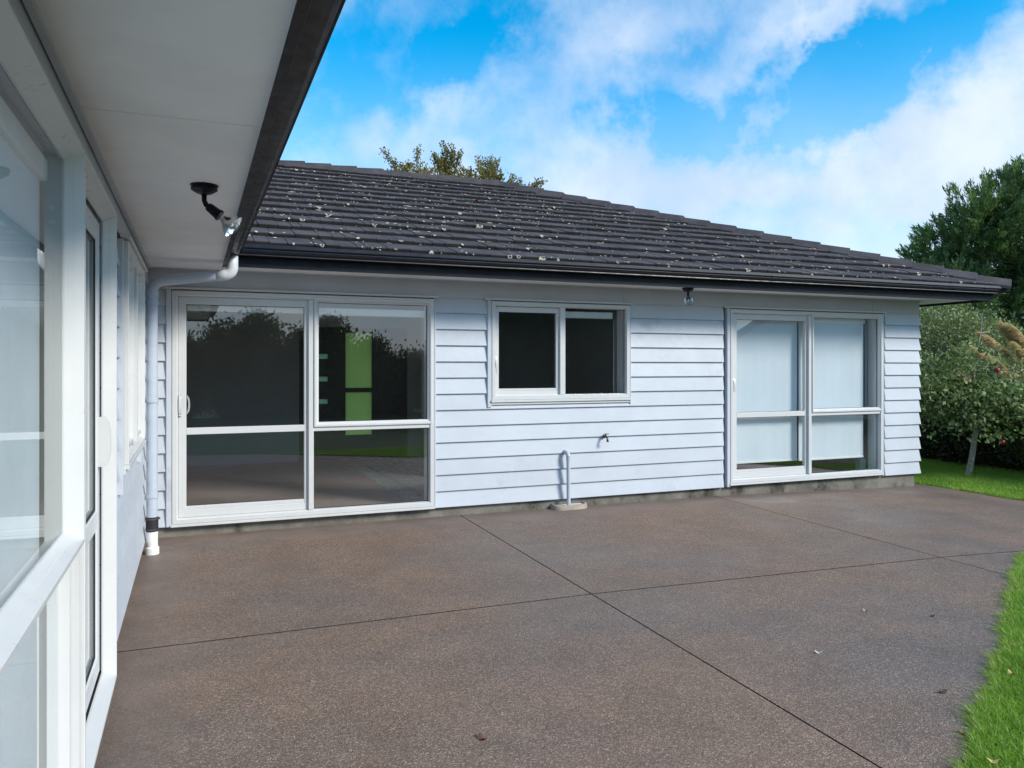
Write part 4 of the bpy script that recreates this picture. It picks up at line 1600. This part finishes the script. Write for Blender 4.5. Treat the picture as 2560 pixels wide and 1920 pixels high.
def crown(name, mat, blobs, clumps, per, size, parent, leaf=(0.05, 0.025), up=0.2, shell=0.55, spray=0.0, droop=0.0):
    """leaf clumps spread through ellipsoids: blobs [(cx,cy,cz,rx,ry,rz)]"""
    bl = np.array(blobs, float)
    vol = bl[:, 3] * bl[:, 4] * bl[:, 5]
    which = RNG.choice(len(bl), size=clumps, p=vol / vol.sum())
    d = unit(RNG.normal(size=(clumps, 3)))
    rad = shell + (1 - shell) * RNG.random(clumps) ** 0.6
    rad = rad * RNG.uniform(0.86, 1.10, clumps)
    c = bl[which, :3] + d * bl[which, 3:] * rad[:, None]
    outd = unit(d * np.array([1, 1, 1.0]) + np.array([0, 0, up]))
    tone = RNG.random(clumps)
    pos = np.repeat(c, per, axis=0)
    od = np.repeat(outd, per, axis=0)
    tn = np.repeat(tone, per)
    n = len(pos)
    if spray > 0:
        along = RNG.random(n)
        pos = pos + od * (along * spray)[:, None] + RNG.normal(size=(n, 3)) * size * (0.35 + 0.5 * (1 - along))[:, None]
        dirs = unit(od * 1.4 + RNG.normal(size=(n, 3)) * 0.45 + np.array([0, 0, -droop]))
    else:
        pos = pos + RNG.normal(size=(n, 3)) * size
        dirs = unit(od * 0.5 + RNG.normal(size=(n, 3)) * 0.9 + np.array([0, 0, up - droop]))
    L = leaf[0] * RNG.uniform(0.6, 1.35, n)
    W = leaf[1] * RNG.uniform(0.6, 1.35, n)
    v, q = leaf_quads(pos, dirs, L, W)
    lf = np.clip(0.55 * tn + 0.45 * RNG.random(n), 0, 1)
    return np_mesh(name, v, q, mat, parent, lf)


def limb(m, p, q, r0, r1, wob=0.06, seg=8, n=6):
    p, q = Vector(p), Vector(q)
    L = (q - p).length
    pts, rs = [], []
    ax = Vector((random.gauss(0, 1), random.gauss(0, 1), random.gauss(0, 0.4)))
    for i in range(n + 1):
        t = i / n
        pts.append(p.lerp(q, t) + ax * wob * L * math.sin(PI * t) * 0.6 + Vector((random.gauss(0, 1), random.gauss(0, 1), 0)) * wob * L * 0.12 * (0 < i < n))
        rs.append(r0 + (r1 - r0) * t)
    m.tube(pts, rs, seg)
    return pts


# ------------------------------------------------------------------ lawn grass blades
def inside_patio(P):
    poly = np.array(POLY)
    x, y = P[:, 0], P[:, 1]
    ins = np.zeros(len(P), bool)
    j = len(poly) - 1
    for i in range(len(poly)):
        xi, yi = poly[i]
        xj, yj = poly[j]
        c = ((yi > y) != (yj > y)) & (x < (xj - xi) * (y - yi) / (yj - yi + 1e-12) + xi)
        ins ^= c
        j = i
    return ins


def grass_patch(npts, box, ln, wd, keep=None):
    P = np.column_stack([RNG.uniform(box[0], box[1], npts), RNG.uniform(box[2], box[3], npts)])
    ok = ~inside_patio(P)
    if keep is not None:
        ok &= keep(P)
    P = P[ok]
    n = len(P)
    z = -0.022 * np.clip(P[:, 0] - 5.5, 0, 4) - 0.02
    pos = np.column_stack([P, z])
    lean = RNG.normal(size=(n, 2)) * 0.45
    dirs = unit(np.column_stack([lean, np.ones(n)]))
    L = ln * RNG.uniform(0.55, 1.3, n)
    W = wd * RNG.uniform(0.7, 1.3, n)
    side = unit(np.column_stack([RNG.normal(size=(n, 2)), np.zeros(n)]))
    bend = np.column_stack([lean, np.zeros(n)])
    m1 = pos + dirs * (L * 0.55)[:, None]
    tip = pos + dirs * L[:, None] + bend * (L * 0.55)[:, None]
    sw = side * (W * 0.5)[:, None]
    v = np.stack([pos - sw, pos + sw, m1 + sw * 0.8, m1 - sw * 0.8, tip], axis=1).reshape(-1, 3)
    b = np.arange(n)[:, None] * 5
    tri = np.concatenate([b + np.array([[0, 1, 2]]), b + np.array([[0, 2, 3]]), b + np.array([[3, 2, 4]])], axis=0)
    clump = 0.5 + 0.25 * np.sin(P[:, 0] * 5.1 + 1) * np.sin(P[:, 1] * 4.3) + 0.2 * np.sin(P[:, 0] * 13 + P[:, 1] * 9)
    lf = np.clip(0.55 * clump + 0.4 * RNG.random(n), 0, 0.84)
    dead = RNG.random(n) < 0.03
    lf[dead] = 1.0
    return v, tri, np.tile(lf, 3)


def near_edge(P):
    # part of the lawn in front of the camera, right of the patio edge
    return (P[:, 0] * math.sin(R(22.2)) + P[:, 1] * math.cos(R(22.2)) > 1.2)


parts = [grass_patch(230000, (1.7, 4.6, 1.0, 3.3), 0.05, 0.0045, near_edge),
         grass_patch(170000, (4.4, 9.4, 2.4, 5.8), 0.055, 0.006, lambda P: near_edge(P) & (P[:, 1] > P[:, 0] * 0.62 - 0.9)),
         grass_patch(120000, (8.9, 11.6, 5.4, 10.6), 0.06, 0.008)]
def edge_blades(n):
    """longer and partly dry blades leaning out over the concrete along the lawn edge"""
    E_ = np.array(EDGE)
    seg = np.linalg.norm(np.diff(E_, axis=0), axis=1)
    cum = np.concatenate([[0], np.cumsum(seg)])
    s = RNG.uniform(1.8, cum[-1] - 0.8, n)
    i = np.clip(np.searchsorted(cum, s) - 1, 0, len(seg) - 1)
    tg = (E_[i + 1] - E_[i]) / seg[i][:, None]
    p = E_[i] + tg * (s - cum[i])[:, None]
    outw = np.column_stack([tg[:, 1], -tg[:, 0]])          # towards the lawn
    ragged = 0.035 * np.sin(s * 9.0) + 0.03 * np.sin(s * 23.0 + 1.0)
    p = p + outw * (np.abs(RNG.normal(0.0, 0.035, n)) + 0.004 + np.clip(ragged, -0.02, 0.02))[:, None]
    lean = -outw * RNG.uniform(0.0, 1.0, n)[:, None] + RNG.normal(size=(n, 2)) * 0.5
    pos = np.column_stack([p, -0.022 * np.clip(p[:, 0] - 5.5, 0, 4) - 0.02])
    dirs = unit(np.column_stack([lean, np.ones(n)]))
    L = 0.065 * RNG.uniform(0.5, 1.35, n)
    side = unit(np.column_stack([RNG.normal(size=(n, 2)), np.zeros(n)])) * (0.0045 * RNG.uniform(0.6, 1.2, n) * 0.5)[:, None]
    m1 = pos + dirs * (L * 0.55)[:, None]
    tip = pos + dirs * L[:, None] + np.column_stack([lean * (L * 0.3)[:, None], -0.1 * L])
    v = np.stack([pos - side, pos + side, m1 + side * 0.8, m1 - side * 0.8, tip], axis=1).reshape(-1, 3)
    b = np.arange(n)[:, None] * 5
    tri = np.concatenate([b + np.array([[0, 1, 2]]), b + np.array([[0, 2, 3]]), b + np.array([[3, 2, 4]])], axis=0)
    lf = np.where(RNG.random(n) < 0.30 + 0.35 * (np.sin(s * 3.1) > 0.35), 1.0, RNG.uniform(0.2, 0.8, n))
    return v, tri, np.tile(lf, 3)


parts.append(edge_blades(15000))
vo_, to_, lo_ = [], [], []
off = 0
for v, t, l_ in parts:
    vo_.append(v)
    to_.append(t + off)
    lo_.append(l_)
    off += len(v)
go = np_mesh('grass', np.concatenate(vo_), np.concatenate(to_), 'grass_blade', None, np.concatenate(lo_))
tag(go, 'short bright green grass blades along the edge of the patio', 'grass', None, 'stuff')

# ------------------------------------------------------------------ garden on the right
GZR = -0.108
# dark hedge along the side boundary, a row of bushes
hb = [(11.9, 6.2, 0.72, 1.0), (12.1, 7.5, 0.78, 1.05), (12.2, 8.8, 0.88, 1.1), (12.4, 10.3, 0.95, 1.15), (12.6, 11.8, 1.05, 1.2), (12.8, 13.4, 1.1, 1.2)]
hl_ = ['dark hedge bush at the right edge beneath the golden plumes', 'dark hedge bush right behind the apple tree trunk', 'dark hedge bush left of the apple tree trunk',
       'dark hedge bush closest to the house corner', 'dark hedge bush beyond the house corner', 'dark hedge bush farthest along the boundary']
for (x, y, hz, rx), lab in zip(hb, hl_):
    t = empty('hedge_bush', (x, y, GZR))
    tag(t, lab, 'hedge', 'dark bushes along the boundary')
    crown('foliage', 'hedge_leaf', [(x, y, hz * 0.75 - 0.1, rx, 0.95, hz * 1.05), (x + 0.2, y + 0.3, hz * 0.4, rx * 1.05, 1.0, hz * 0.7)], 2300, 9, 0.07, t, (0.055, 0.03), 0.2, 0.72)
    m = MB()
    for a in range(3):
        limb(m, (x + random.gauss(0, 0.1), y + random.gauss(0, 0.1), GZR), (x + random.gauss(0, 0.5), y + random.gauss(0, 0.4), hz), 0.03, 0.01)
    m.build('stem', 'bark', t)
    # added dark mass inside that keeps light from passing straight through
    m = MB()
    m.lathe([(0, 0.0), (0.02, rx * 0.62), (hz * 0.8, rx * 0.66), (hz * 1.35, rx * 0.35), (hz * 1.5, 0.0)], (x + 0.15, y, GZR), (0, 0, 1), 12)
    m.build('shade_core', 'core_dark', t)

# pale green shrub by the corner
t = empty('shrub', (12.35, 10.3, GZR))
tag(t, 'pale green small leaved shrub rising above the hedge by the house corner', 'shrub')
crown('foliage', 'shrub_leaf', [(12.0, 9.75, 1.9, 0.85, 0.8, 0.75), (12.35, 9.3, 1.7, 0.8, 0.7, 0.7), (11.6, 10.3, 1.8, 0.7, 0.7, 0.9)], 2100, 12, 0.075, t, (0.055, 0.032), 0.45, 0.6)
m = MB()
for a in range(6):
    limb(m, (12.2 + random.gauss(0, 0.1), 10.0 + random.gauss(0, 0.1), GZR), (12.1 + random.gauss(0, 0.5), 9.8 + random.gauss(0, 0.4), 2.2), 0.025, 0.006)
m.build('stem', 'pale_bark', t)

# apple tree
ax_, ay_ = 10.47, 8.02
t = empty('apple_tree', (ax_, ay_, GZR))
tag(t, 'young apple tree with leaning pale trunk and a few red apples', 'tree')
tm = MB()
fork = Vector((ax_ + 0.14, ay_ - 0.06, 0.70))
limb(tm, (ax_, ay_, GZR - 0.02), fork, 0.046, 0.031, 0.035, 10)
tops = []
ldr = []
for (dx, dy, dz, r_) in ((0.02, -0.05, 1.55, 0.022), (-0.55, 0.35, 0.85, 0.018), (0.55, -0.55, 0.95, 0.018), (-0.35, 0.05, 0.65, 0.015), (0.35, 0.15, 0.7, 0.015), (0.42, -0.62, 1.45, 0.014), (-0.62, 0.42, 0.35, 0.012), (0.85, -0.95, 0.5, 0.013)):
    q = fork + Vector((dx, dy, dz))
    ldr.append((limb(tm, fork, q, r_, 0.005, 0.10, 6), r_))
for pts, r_ in list(ldr):
    for i in range(2, len(pts)):
        for s in range(2):
            q = Vector(pts[i]) + Vector((random.gauss(0, 0.22), random.gauss(0, 0.22), random.uniform(0.0, 0.28)))
            ldr.append((limb(tm, pts[i], q, r_ * 0.35, 0.003, 0.08, 5, 4), 0))
tm.build('trunk', 'pale_bark', t)
tw = np.array([p for pts, r_ in ldr for p in pts[1:] if p[2] > 0.55])
base_c = tw[RNG.integers(0, len(tw), 1500)]
base_c = base_c + RNG.normal(size=base_c.shape) * np.array([0.15, 0.15, 0.10])
# fuller lower crown
lobes = [(ax_ + random.gauss(0.1, 0.55), ay_ + random.gauss(-0.1, 0.5), random.uniform(0.85, 1.7)) for _ in range(22)]
lob_c = np.concatenate([np.array(l) + RNG.normal(size=(42, 3)) * np.array([0.13, 0.13, 0.09]) for l in lobes])
low_c = np.column_stack([RNG.normal(ax_ + 0.12, 0.62, 1500), RNG.normal(ay_ - 0.10, 0.62, 1500), np.clip(RNG.normal(1.10, 0.30, 1500), 0.55, 1.85)])
keep = RNG.random(len(base_c)) < np.clip((2.05 - base_c[:, 2]) / 0.6, 0.10, 1.0)
cen = np.concatenate([base_c[keep], lob_c, low_c[::2]])
cen = cen[(cen[:, 0] > 9.45) & (cen[:, 1] > 6.2)]
east = cen[:, 0] * math.cos(R(22.2)) - cen[:, 1] * math.sin(R(22.2))
cen = cen[~((cen[:, 2] > 1.32) & (east > 6.45) & (RNG.random(len(cen)) < 0.82))]
per = 5
pos = np.repeat(cen, per, axis=0) + RNG.normal(size=(len(cen) * per, 3)) * 0.05
dirs = unit(RNG.normal(size=pos.shape) * 0.8 + np.array([0, 0, -0.15]))
nL = len(pos)
v, q = leaf_quads(pos, dirs, 0.072 * RNG.uniform(0.6, 1.3, nL), 0.042 * RNG.uniform(0.7, 1.2, nL), 0.5)
np_mesh('foliage', v, q, 'apple_leaf', t, np.clip(np.repeat(RNG.random(len(cen)), per) * 0.5 + 0.5 * RNG.random(nL), 0, 1))


def apple(x, y, z):
    m = MB()
    m.lathe([(0.004, 0.0), (0.0, 0.012), (0.004, 0.024), (0.022, 0.036), (0.042, 0.038), (0.060, 0.030), (0.068, 0.016), (0.064, 0.004)], (x, y, z), (0.1, 0, 1), 14)
    m.tube([(x, y, z + 0.062), (x + 0.006, y, z + 0.09)], 0.0022, 5)
    m.build('apple', 'apple_red', t, smooth=True)


def at_px(x, y, dist):          # a point of the garden at a given distance along the viewing axis (used to set out plants)
    d = fwd + rgt * ((x - 1280) / 1945) - Vector((0, 0, 1)) * ((y - 915) / 1945)
    return Vector((0, 0, EYE)) + d * dist


for (x, y, dd) in ((2505, 1105, 10.7), (2492, 925, 10.6)):
    p = at_px(x, y, dd)
    apple(p.x, p.y, p.z - 0.035)

# plume grass
pg_base = at_px(2630, 1160, 11.7)
t = empty('plume_grass', (pg_base.x, pg_base.y, GZR))
tag(t, 'tall plume grass with drooping golden seed heads at the right edge', 'plant')


def plume(p0, p1, r0, seed):
    """feathery head: fine hairs hanging to one side of a curved stalk"""
    rg = np.random.default_rng(seed)
    p0, p1 = np.array(p0), np.array(p1)
    n = 2600
    tt = rg.random(n) ** 0.85
    ax = p1 - p0
    axl = np.linalg.norm(ax)
    axn = ax / axl
    sag = np.array([0, 0, -0.16 * axl])
    c = p0 + ax * tt[:, None] + sag * (tt ** 2)[:, None]
    rad = r0 * (np.sin(np.pi * np.clip(tt * 0.92 + 0.08, 0, 1)) ** 0.7)
    offs = unit(rg.normal(size=(n, 3)))
    pos_ = c + offs * (rad * rg.random(n) * 0.55)[:, None]
    dr = unit(axn * 0.9 + offs * 0.35 + np.array([-0.15, 0, -0.75]))
    v, q = leaf_quads(pos_, dr, 0.125 * rg.uniform(0.5, 1.3, n), 0.007 * rg.uniform(0.6, 1.4, n), 0.5)
    lf = np.clip(0.35 + 0.45 * rg.random(n) + 0.25 * (tt - 0.5), 0, 1)
    np_mesh('plume', v, q, 'plume_hair', t, lf)


sm = MB()
for i, (x0, y0, x1, y1, dd) in enumerate(((2522, 924, 2428, 846, 11.2), (2528, 892, 2458, 818, 11.4), (2554, 868, 2513, 800, 11.6), (2572, 864, 2533, 806, 11.5), (2568, 952, 2516, 920, 11.0),
                                          (2444, 952, 2394, 922, 11.3), (2548, 905, 2484, 838, 11.8), (2590, 920, 2545, 850, 11.3), (2640, 850, 2600, 780, 11.6), (2690, 860, 2640, 800, 11.4))):
    p0, p1 = at_px(x0, y0, dd), at_px(x1, y1, dd)
    plume(p0, p1, 0.062, 40 + i)
    pts = [Vector((pg_base.x + random.gauss(0, 0.12), pg_base.y + random.gauss(0, 0.12), GZR))]
    mid = (pts[0] + p0) * 0.5 + Vector((0.12, 0, 0.35))
    for k in range(1, 9):
        s = k / 8
        pts.append(pts[0] * (1 - s) ** 2 + mid * 2 * s * (1 - s) + p0 * s * s)
    pts.append(p0.lerp(p1, 0.5) + Vector((0, 0, -0.04)))
    sm.tube(pts, [0.008] * len(pts), 5)
sm.build('stalk', 'reed_leaf', t)
n = 1500
bp_ = np.column_stack([RNG.normal(pg_base.x, 0.16, n), RNG.normal(pg_base.y, 0.16, n), np.full(n, GZR)])
dr_ = unit(np.column_stack([RNG.normal(-0.1, 0.38, n), RNG.normal(0, 0.38, n), np.ones(n)]))
v, q = leaf_quads(bp_, dr_, RNG.uniform(0.9, 2.0, n), RNG.uniform(0.012, 0.022, n), 0.35)
np_mesh('leaves', v, q, 'reed_leaf', t, RNG.random(n))

# upright green shrub behind the plumes
p = at_px(2488, 900, 14.2)
t = empty('upright_shrub', (p.x, p.y, GZR))
tag(t, 'fresh green shrub with upright shoots behind the golden plumes', 'shrub')
m = MB()
ps, ds, tn = [], [], []
for i in range(46):
    bx, by = p.x + random.gauss(0, 0.22), p.y + random.gauss(0, 0.22)
    hgt = random.uniform(1.9, 2.52) - 0.5 * abs(bx - p.x)
    tipx = bx + (bx - p.x) * 0.6 + random.gauss(0, 0.05)
    tipy = by + (by - p.y) * 0.6
    m.tube([(bx, by, GZR), ((bx + tipx) / 2, (by + tipy) / 2, hgt * 0.6), (tipx, tipy, hgt)], [0.010, 0.007, 0.002], 5)
    k = 200
    s = RNG.uniform(0.35, 1.0, k)
    a = RNG.uniform(0, 6.283, k)
    ps.append(np.column_stack([bx + (tipx - bx) * s, by + (tipy - by) * s, GZR + (hgt - GZR) * s]))
    ds.append(np.column_stack([np.cos(a), np.sin(a), np.full(k, 0.9)]))
    tn.append(np.full(k, random.random()))
m.build('shoot', 'bark', t)
ps, ds, tn = np.concatenate(ps), unit(np.concatenate(ds)), np.concatenate(tn)
v, q = leaf_quads(ps, ds, 0.07 * RNG.uniform(0.6, 1.3, len(ps)), 0.016 * RNG.uniform(0.7, 1.3, len(ps)))
np_mesh('foliage', v, q, 'upright_leaf', t, np.clip(0.5 * tn + 0.5 * RNG.random(len(ps)), 0, 1))

# ------------------------------------------------------------------ big conifer at the right
D = 21.0
cb = []
for (x, y, r_, rz_) in ((2300, 640, 0.75, 0.9), (2290, 735, 0.6, 0.7), (2360, 560, 0.8, 0.85), (2350, 700, 0.85, 0.95), (2430, 500, 0.85, 0.9), (2420, 620, 0.95, 1.0), (2440, 720, 0.9, 0.9),
                        (2510, 455, 0.85, 0.85), (2500, 570, 1.0, 1.1), (2520, 680, 0.9, 1.0), (2580, 430, 0.9, 0.85), (2590, 540, 1.1, 1.2), (2600, 670, 1.0, 1.1), (2660, 470, 0.9, 0.9), (2690, 580, 1.1, 1.2),
                        (2700, 690, 0.9, 1.0), (2770, 600, 0.9, 1.1), (2545, 730, 0.5, 0.5)):
    q_ = at_px(x + 24, y + 58, D + random.uniform(-1.0, 1.0))
    cb.append((q_.x, q_.y, q_.z, r_, r_, rz_))
tr_ = at_px(2570, 900, D)
t = empty('conifer_tree', (tr_.x, tr_.y, GZR))
tag(t, 'big dark green conifer with feathery boughs beyond the end of the roof', 'tree')
crown('foliage', 'conifer_leaf', cb, 3000, 48, 0.06, t, (0.15, 0.032), 0.75, 0.5, spray=0.40)
m = MB()
limb(m, (tr_.x, tr_.y, GZR), (tr_.x + 0.3, tr_.y, 5.8), 0.22, 0.05, 0.02, 10, 8)
limb(m, (tr_.x - 0.5, tr_.y + 0.2, GZR), (tr_.x - 1.0, tr_.y, 4.8), 0.14, 0.04, 0.03, 8, 8)
for b in cb:
    limb(m, (tr_.x + random.uniform(-0.6, 0.3), tr_.y, random.uniform(1.4, 3.0)), b[:3], 0.06, 0.015, 0.08, 6)
for i in range(26):
    a = random.uniform(0, 6.28)
    z0 = random.uniform(1.2, 3.6)
    limb(m, (tr_.x + random.uniform(-0.6, 0.2), tr_.y, z0), (tr_.x + math.cos(a) * random.uniform(0.6, 1.8), tr_.y + math.sin(a), z0 + random.uniform(-0.4, 0.7)), 0.03, 0.006, 0.12, 5)
m.build('trunk', 'bark', t)

# ------------------------------------------------------------------ tree behind the roof
D = 23.0
ob = []
for (x, y, r_, rz_) in ((1010, 470, 0.55, 0.55), (1060, 470, 0.55, 0.6), (1120, 455, 0.6, 0.75), (1170, 490, 0.6, 0.55), (1225, 480, 0.5, 0.65), (1280, 515, 0.5, 0.4), (1100, 530, 0.9, 0.7), (1200, 560, 0.9, 0.6)):
    q_ = at_px(x, y, D + random.uniform(-0.6, 0.6))
    ob.append((q_.x, q_.y, q_.z, r_, r_, rz_))
bt = at_px(1140, 900, D)
t = empty('olive_tree', (bt.x, bt.y, -0.02))
tag(t, 'olive brown tree top showing above the roof ridge', 'tree')
crown('foliage', 'olive_leaf', ob, 520, 34, 0.10, t, (0.085, 0.05), 0.8, 0.35, spray=0.3)
m = MB()
limb(m, (bt.x, bt.y, -0.02), (bt.x, bt.y, 4.2), 0.22, 0.12, 0.02, 10)
tips = []
for b in ob:
    limb(m, (bt.x + random.gauss(0, 0.1), bt.y, random.uniform(3.4, 4.4)), b[:3], 0.07, 0.025, 0.05, 6)
for (x, y, bi) in ((958, 372, 0), (985, 400, 0), (1045, 368, 1), (1085, 385, 2), (1108, 358, 2), (1128, 362, 2), (1150, 380, 2), (1195, 395, 4), (1210, 400, 4), (1228, 392, 4), (1243, 398, 4), (1283, 440, 5), (1300, 450, 5), (1345, 455, 5), (1366, 452, 5), (1362, 478, 5), (1320, 470, 5)):
    tip = at_px(x, y, D)
    tips.append(limb(m, ob[bi][:3], tip, 0.018, 0.003, 0.06, 5, 8))
m.build('trunk', 'bark', t)
tw = []
for pts in tips:
    for i in range(2, len(pts)):
        for s in range(5):
            tw.append(Vector(pts[i - 1]).lerp(Vector(pts[i]), random.random()))
tw = np.array(tw)
pos = np.repeat(tw, 9, axis=0) + RNG.normal(size=(len(tw) * 9, 3)) * 0.055
dirs = unit(RNG.normal(size=pos.shape) + np.array([0, 0, 0.8]))
v, q = leaf_quads(pos, dirs, 0.075 * RNG.uniform(0.6, 1.3, len(pos)), 0.042 * RNG.uniform(0.7, 1.3, len(pos)))
np_mesh('twig_leaves', v, q, 'olive_leaf', t, np.clip(RNG.random(len(pos)) * 0.8, 0, 1))

# ------------------------------------------------------------------ garden behind the camera, seen in the panes
BG = [(-0.6, -9.2, 2.3, 0.8), (1.35, -9.0, 3.1, 0.95), (2.55, -9.6, 2.2, 0.8), (3.45, -9.0, 2.95, 0.95), (4.75, -9.2, 2.3, 0.95), (6.0, -9.4, 1.9, 1.0), (7.8, -9.0, 2.4, 1.2),
      (9.9, -8.6, 5.2, 1.8), (12.3, -8.2, 5.0, 1.8), (-2.8, -9.5, 2.6, 1.3), (-5.5, -9.0, 3.0, 1.6)]
bl_ = ['tree mirrored at the handle side of the dark sliding leaf', 'tall open topped tree mirrored in the dark sliding leaf', 'low rounded tree mirrored beside the middle mullion of the dark door', 'tall dense tree mirrored just right of the dark door mullion',
       'tree mirrored around the green door glass', 'low bush mirrored at the right of the fixed dark pane', 'bush in the garden between the two tall mirrored tree groups',
       'tall dark tree mirrored in the left light of the middle window', 'tall dark tree mirrored in the right light of the middle window', 'bush mirrored behind the downpipe', 'broad bush beyond the near wing']
for (x, y, h, r_), lab in zip(BG, bl_):
    t = empty('garden_tree', (x, y, -0.02))
    tag(t, lab, 'tree', 'trees mirrored in the panes')
    crown('crown', 'far_leaf', [(x, y, h * 0.40, r_ * 1.1, r_, h * 0.44), (x + 0.4, y, h * 0.72, r_ * 0.6, r_ * 0.6, h * 0.28), (x - 0.6, y + 0.3, h * 0.6, r_ * 0.55, r_ * 0.55, h * 0.27)], 2000, 14, 0.15, t, (0.12, 0.065), 0.3, 0.45)
    m = MB()
    m.lathe([(0, 0.0), (0.02, r_ * 0.6), (h * 0.35, r_ * 0.62), (h * 0.68, r_ * 0.3), (h * 0.78, 0.0)], (x, y, -0.02), (0, 0, 1), 10)  # solid core added to darken the crown
    m.build('shade_core', 'core_dark', t)
    m = MB()
    limb(m, (x, y, -0.02), (x, y, h * 0.8), 0.14, 0.03, 0.03, 8)
    for i in range(12):
        a = random.uniform(0, 6.28)
        z0 = random.uniform(0.3, 0.75) * h
        limb(m, (x, y, z0), (x + math.cos(a) * r_ * 0.9, y + math.sin(a) * r_ * 0.9, z0 + random.uniform(0.0, 0.25) * h), 0.035, 0.008, 0.08, 5)
    m.build('trunk', 'bark', t)
# shed with ribbed roof and a neighbouring house
t = empty('garden_shed', (0.2, -19.0, -0.02))
tag(t, 'shed with grey ribbed roof mirrored in the dark sliding door', 'shed')
m = MB()
m.box(-2.2, 1.8, -22.0, -18.2, -0.02, 1.45)
m.build('wall', 'neighbour_wall', t)
m = MB()
for i in range(26):
    x = -2.5 + i * 0.18
    m.add([(x, -17.9, 1.40), (x + 0.12, -17.9, 1.40), (x + 0.12, -20.2, 2.35), (x, -20.2, 2.35), (x + 0.135, -17.9, 1.435), (x + 0.16, -17.9, 1.435), (x + 0.18, -17.9, 1.40), (x + 0.135, -20.2, 2.385), (x + 0.16, -20.2, 2.385), (x + 0.18, -20.2, 2.35)],
          [(0, 1, 2, 3), (1, 4, 7, 2), (4, 5, 8, 7), (5, 6, 9, 8)])
m.add([(-2.5, -20.201, 2.35), (2.18, -20.201, 2.35), (2.18, -22.3, 1.4), (-2.5, -22.3, 1.4)], [(0, 1, 2, 3)])
m.build('roof', 'shed_roof', t)
t = empty('neighbour_house', (22.0, -6.0, -0.1))
tag(t, 'pale neighbouring house with dark gable roof mirrored in the right hand panes', 'house')
m = MB()
m.box(19.0, 28.0, -9.0, 1.0, -0.12, 2.5)
m.add([(18.99, -9.0, 2.5), (18.99, 1.0, 2.5), (18.99, -4.0, 4.3)], [(0, 1, 2)])
m.build('wall', 'neighbour_wall', t)
m = MB()
m.add([(18.5, -9.6, 2.33), (28.5, -9.6, 2.33), (28.5, -4.0, 4.4), (18.5, -4.0, 4.4), (18.5, 1.6, 2.33), (28.5, 1.6, 2.33)], [(0, 1, 2, 3), (3, 2, 5, 4)])
m.build('roof', 'neighbour_roof', t)

# ------------------------------------------------------------------ fallen leaves and scraps


def fallen(name, label, x, y, L, mat, group, z=None):
    a = random.uniform(0, 6.28)
    m = MB()
    z0 = gz(x) + 0.002 if z is None else z
    pts = []
    for i in range(10):
        t_ = 2 * PI * i / 10
        rr = L * (0.5 + 0.08 * math.sin(3 * t_))
        u, v_ = rr * math.cos(t_), rr * 0.55 * math.sin(t_)
        pts.append((x + u * math.cos(a) - v_ * math.sin(a), y + u * math.sin(a) + v_ * math.cos(a), z0 + 0.006 + 0.008 * math.cos(2 * t_)))
    top_ = [(x, y, z0 + 0.003)]
    m.add(pts + top_, [(i, (i + 1) % 10, 10) for i in range(10)])
    o = m.build(name, mat)
    tag(o, label, 'leaf', group)
    return o


def ground_px(x, y):
    d = fwd + rgt * ((x - 1280) / 1945) - Vector((0, 0, 1)) * ((y - 915) / 1945)
    k = -EYE / d.z
    return d.x * k, d.y * k


for (x, y, L, mat, lab, gr) in (
        (2357, 1732, 0.045, 'dark_leaf', 'curled dark brown leaf on the patio near the lawn', 'leaves on the patio'),
        (2405, 1835, 0.04, 'dead_leaf', 'brown leaf at the patio edge in the lower right corner', 'leaves on the patio'),
        (2332, 1542, 0.03, 'dark_leaf', 'tiny black leaf alone on the grey patch of the patio', 'leaves on the patio'),
        (1205, 1848, 0.06, 'rust_stain', 'rusty stain built as a leaf low in the middle of the patio', 'leaves on the patio'),  # leaf shape added in place of a reddish brown stain
        (2455, 1750, 0.05, 'paper_scrap', 'pale leaf scrap caught at the grass edge', 'leaves on the patio'),
        (2046, 1633, 0.04, 'paper_scrap', 'small white leaf scrap on the middle of the right slab', 'leaves on the patio'),
        (2163, 1529, 0.035, 'paper_scrap', 'pale leaf scrap farther back on the right slab', 'leaves on the patio')):
    gx, gy = ground_px(x, y)
    fallen('fallen_leaf', lab, gx, gy, L, MATS[mat].name, gr)
for (x, y, L, lab) in ((2528, 1693, 0.045, 'yellow leaf lying on the lawn, upper one'), (2482, 1915, 0.05, 'yellow leaf on the lawn at the bottom edge'), (2543, 1625, 0.04, 'brownish leaf on the lawn by the right edge')):
    gx, gy = ground_px(x, y)
    fallen('fallen_leaf', lab, gx, gy, L, 'yellow_leaf' if 'yellow' in lab else 'dead_leaf', 'leaves on the lawn', 0.018)
# one red leaf caught on the roof tiles
s_ = 3.35
o = fallen('fallen_leaf', 'small red leaf caught on the dark roof tiles', 3.55, EY + s_ * cp, 0.09, 'red_leaf', None, EZ + s_ * sp_ + 0.05)
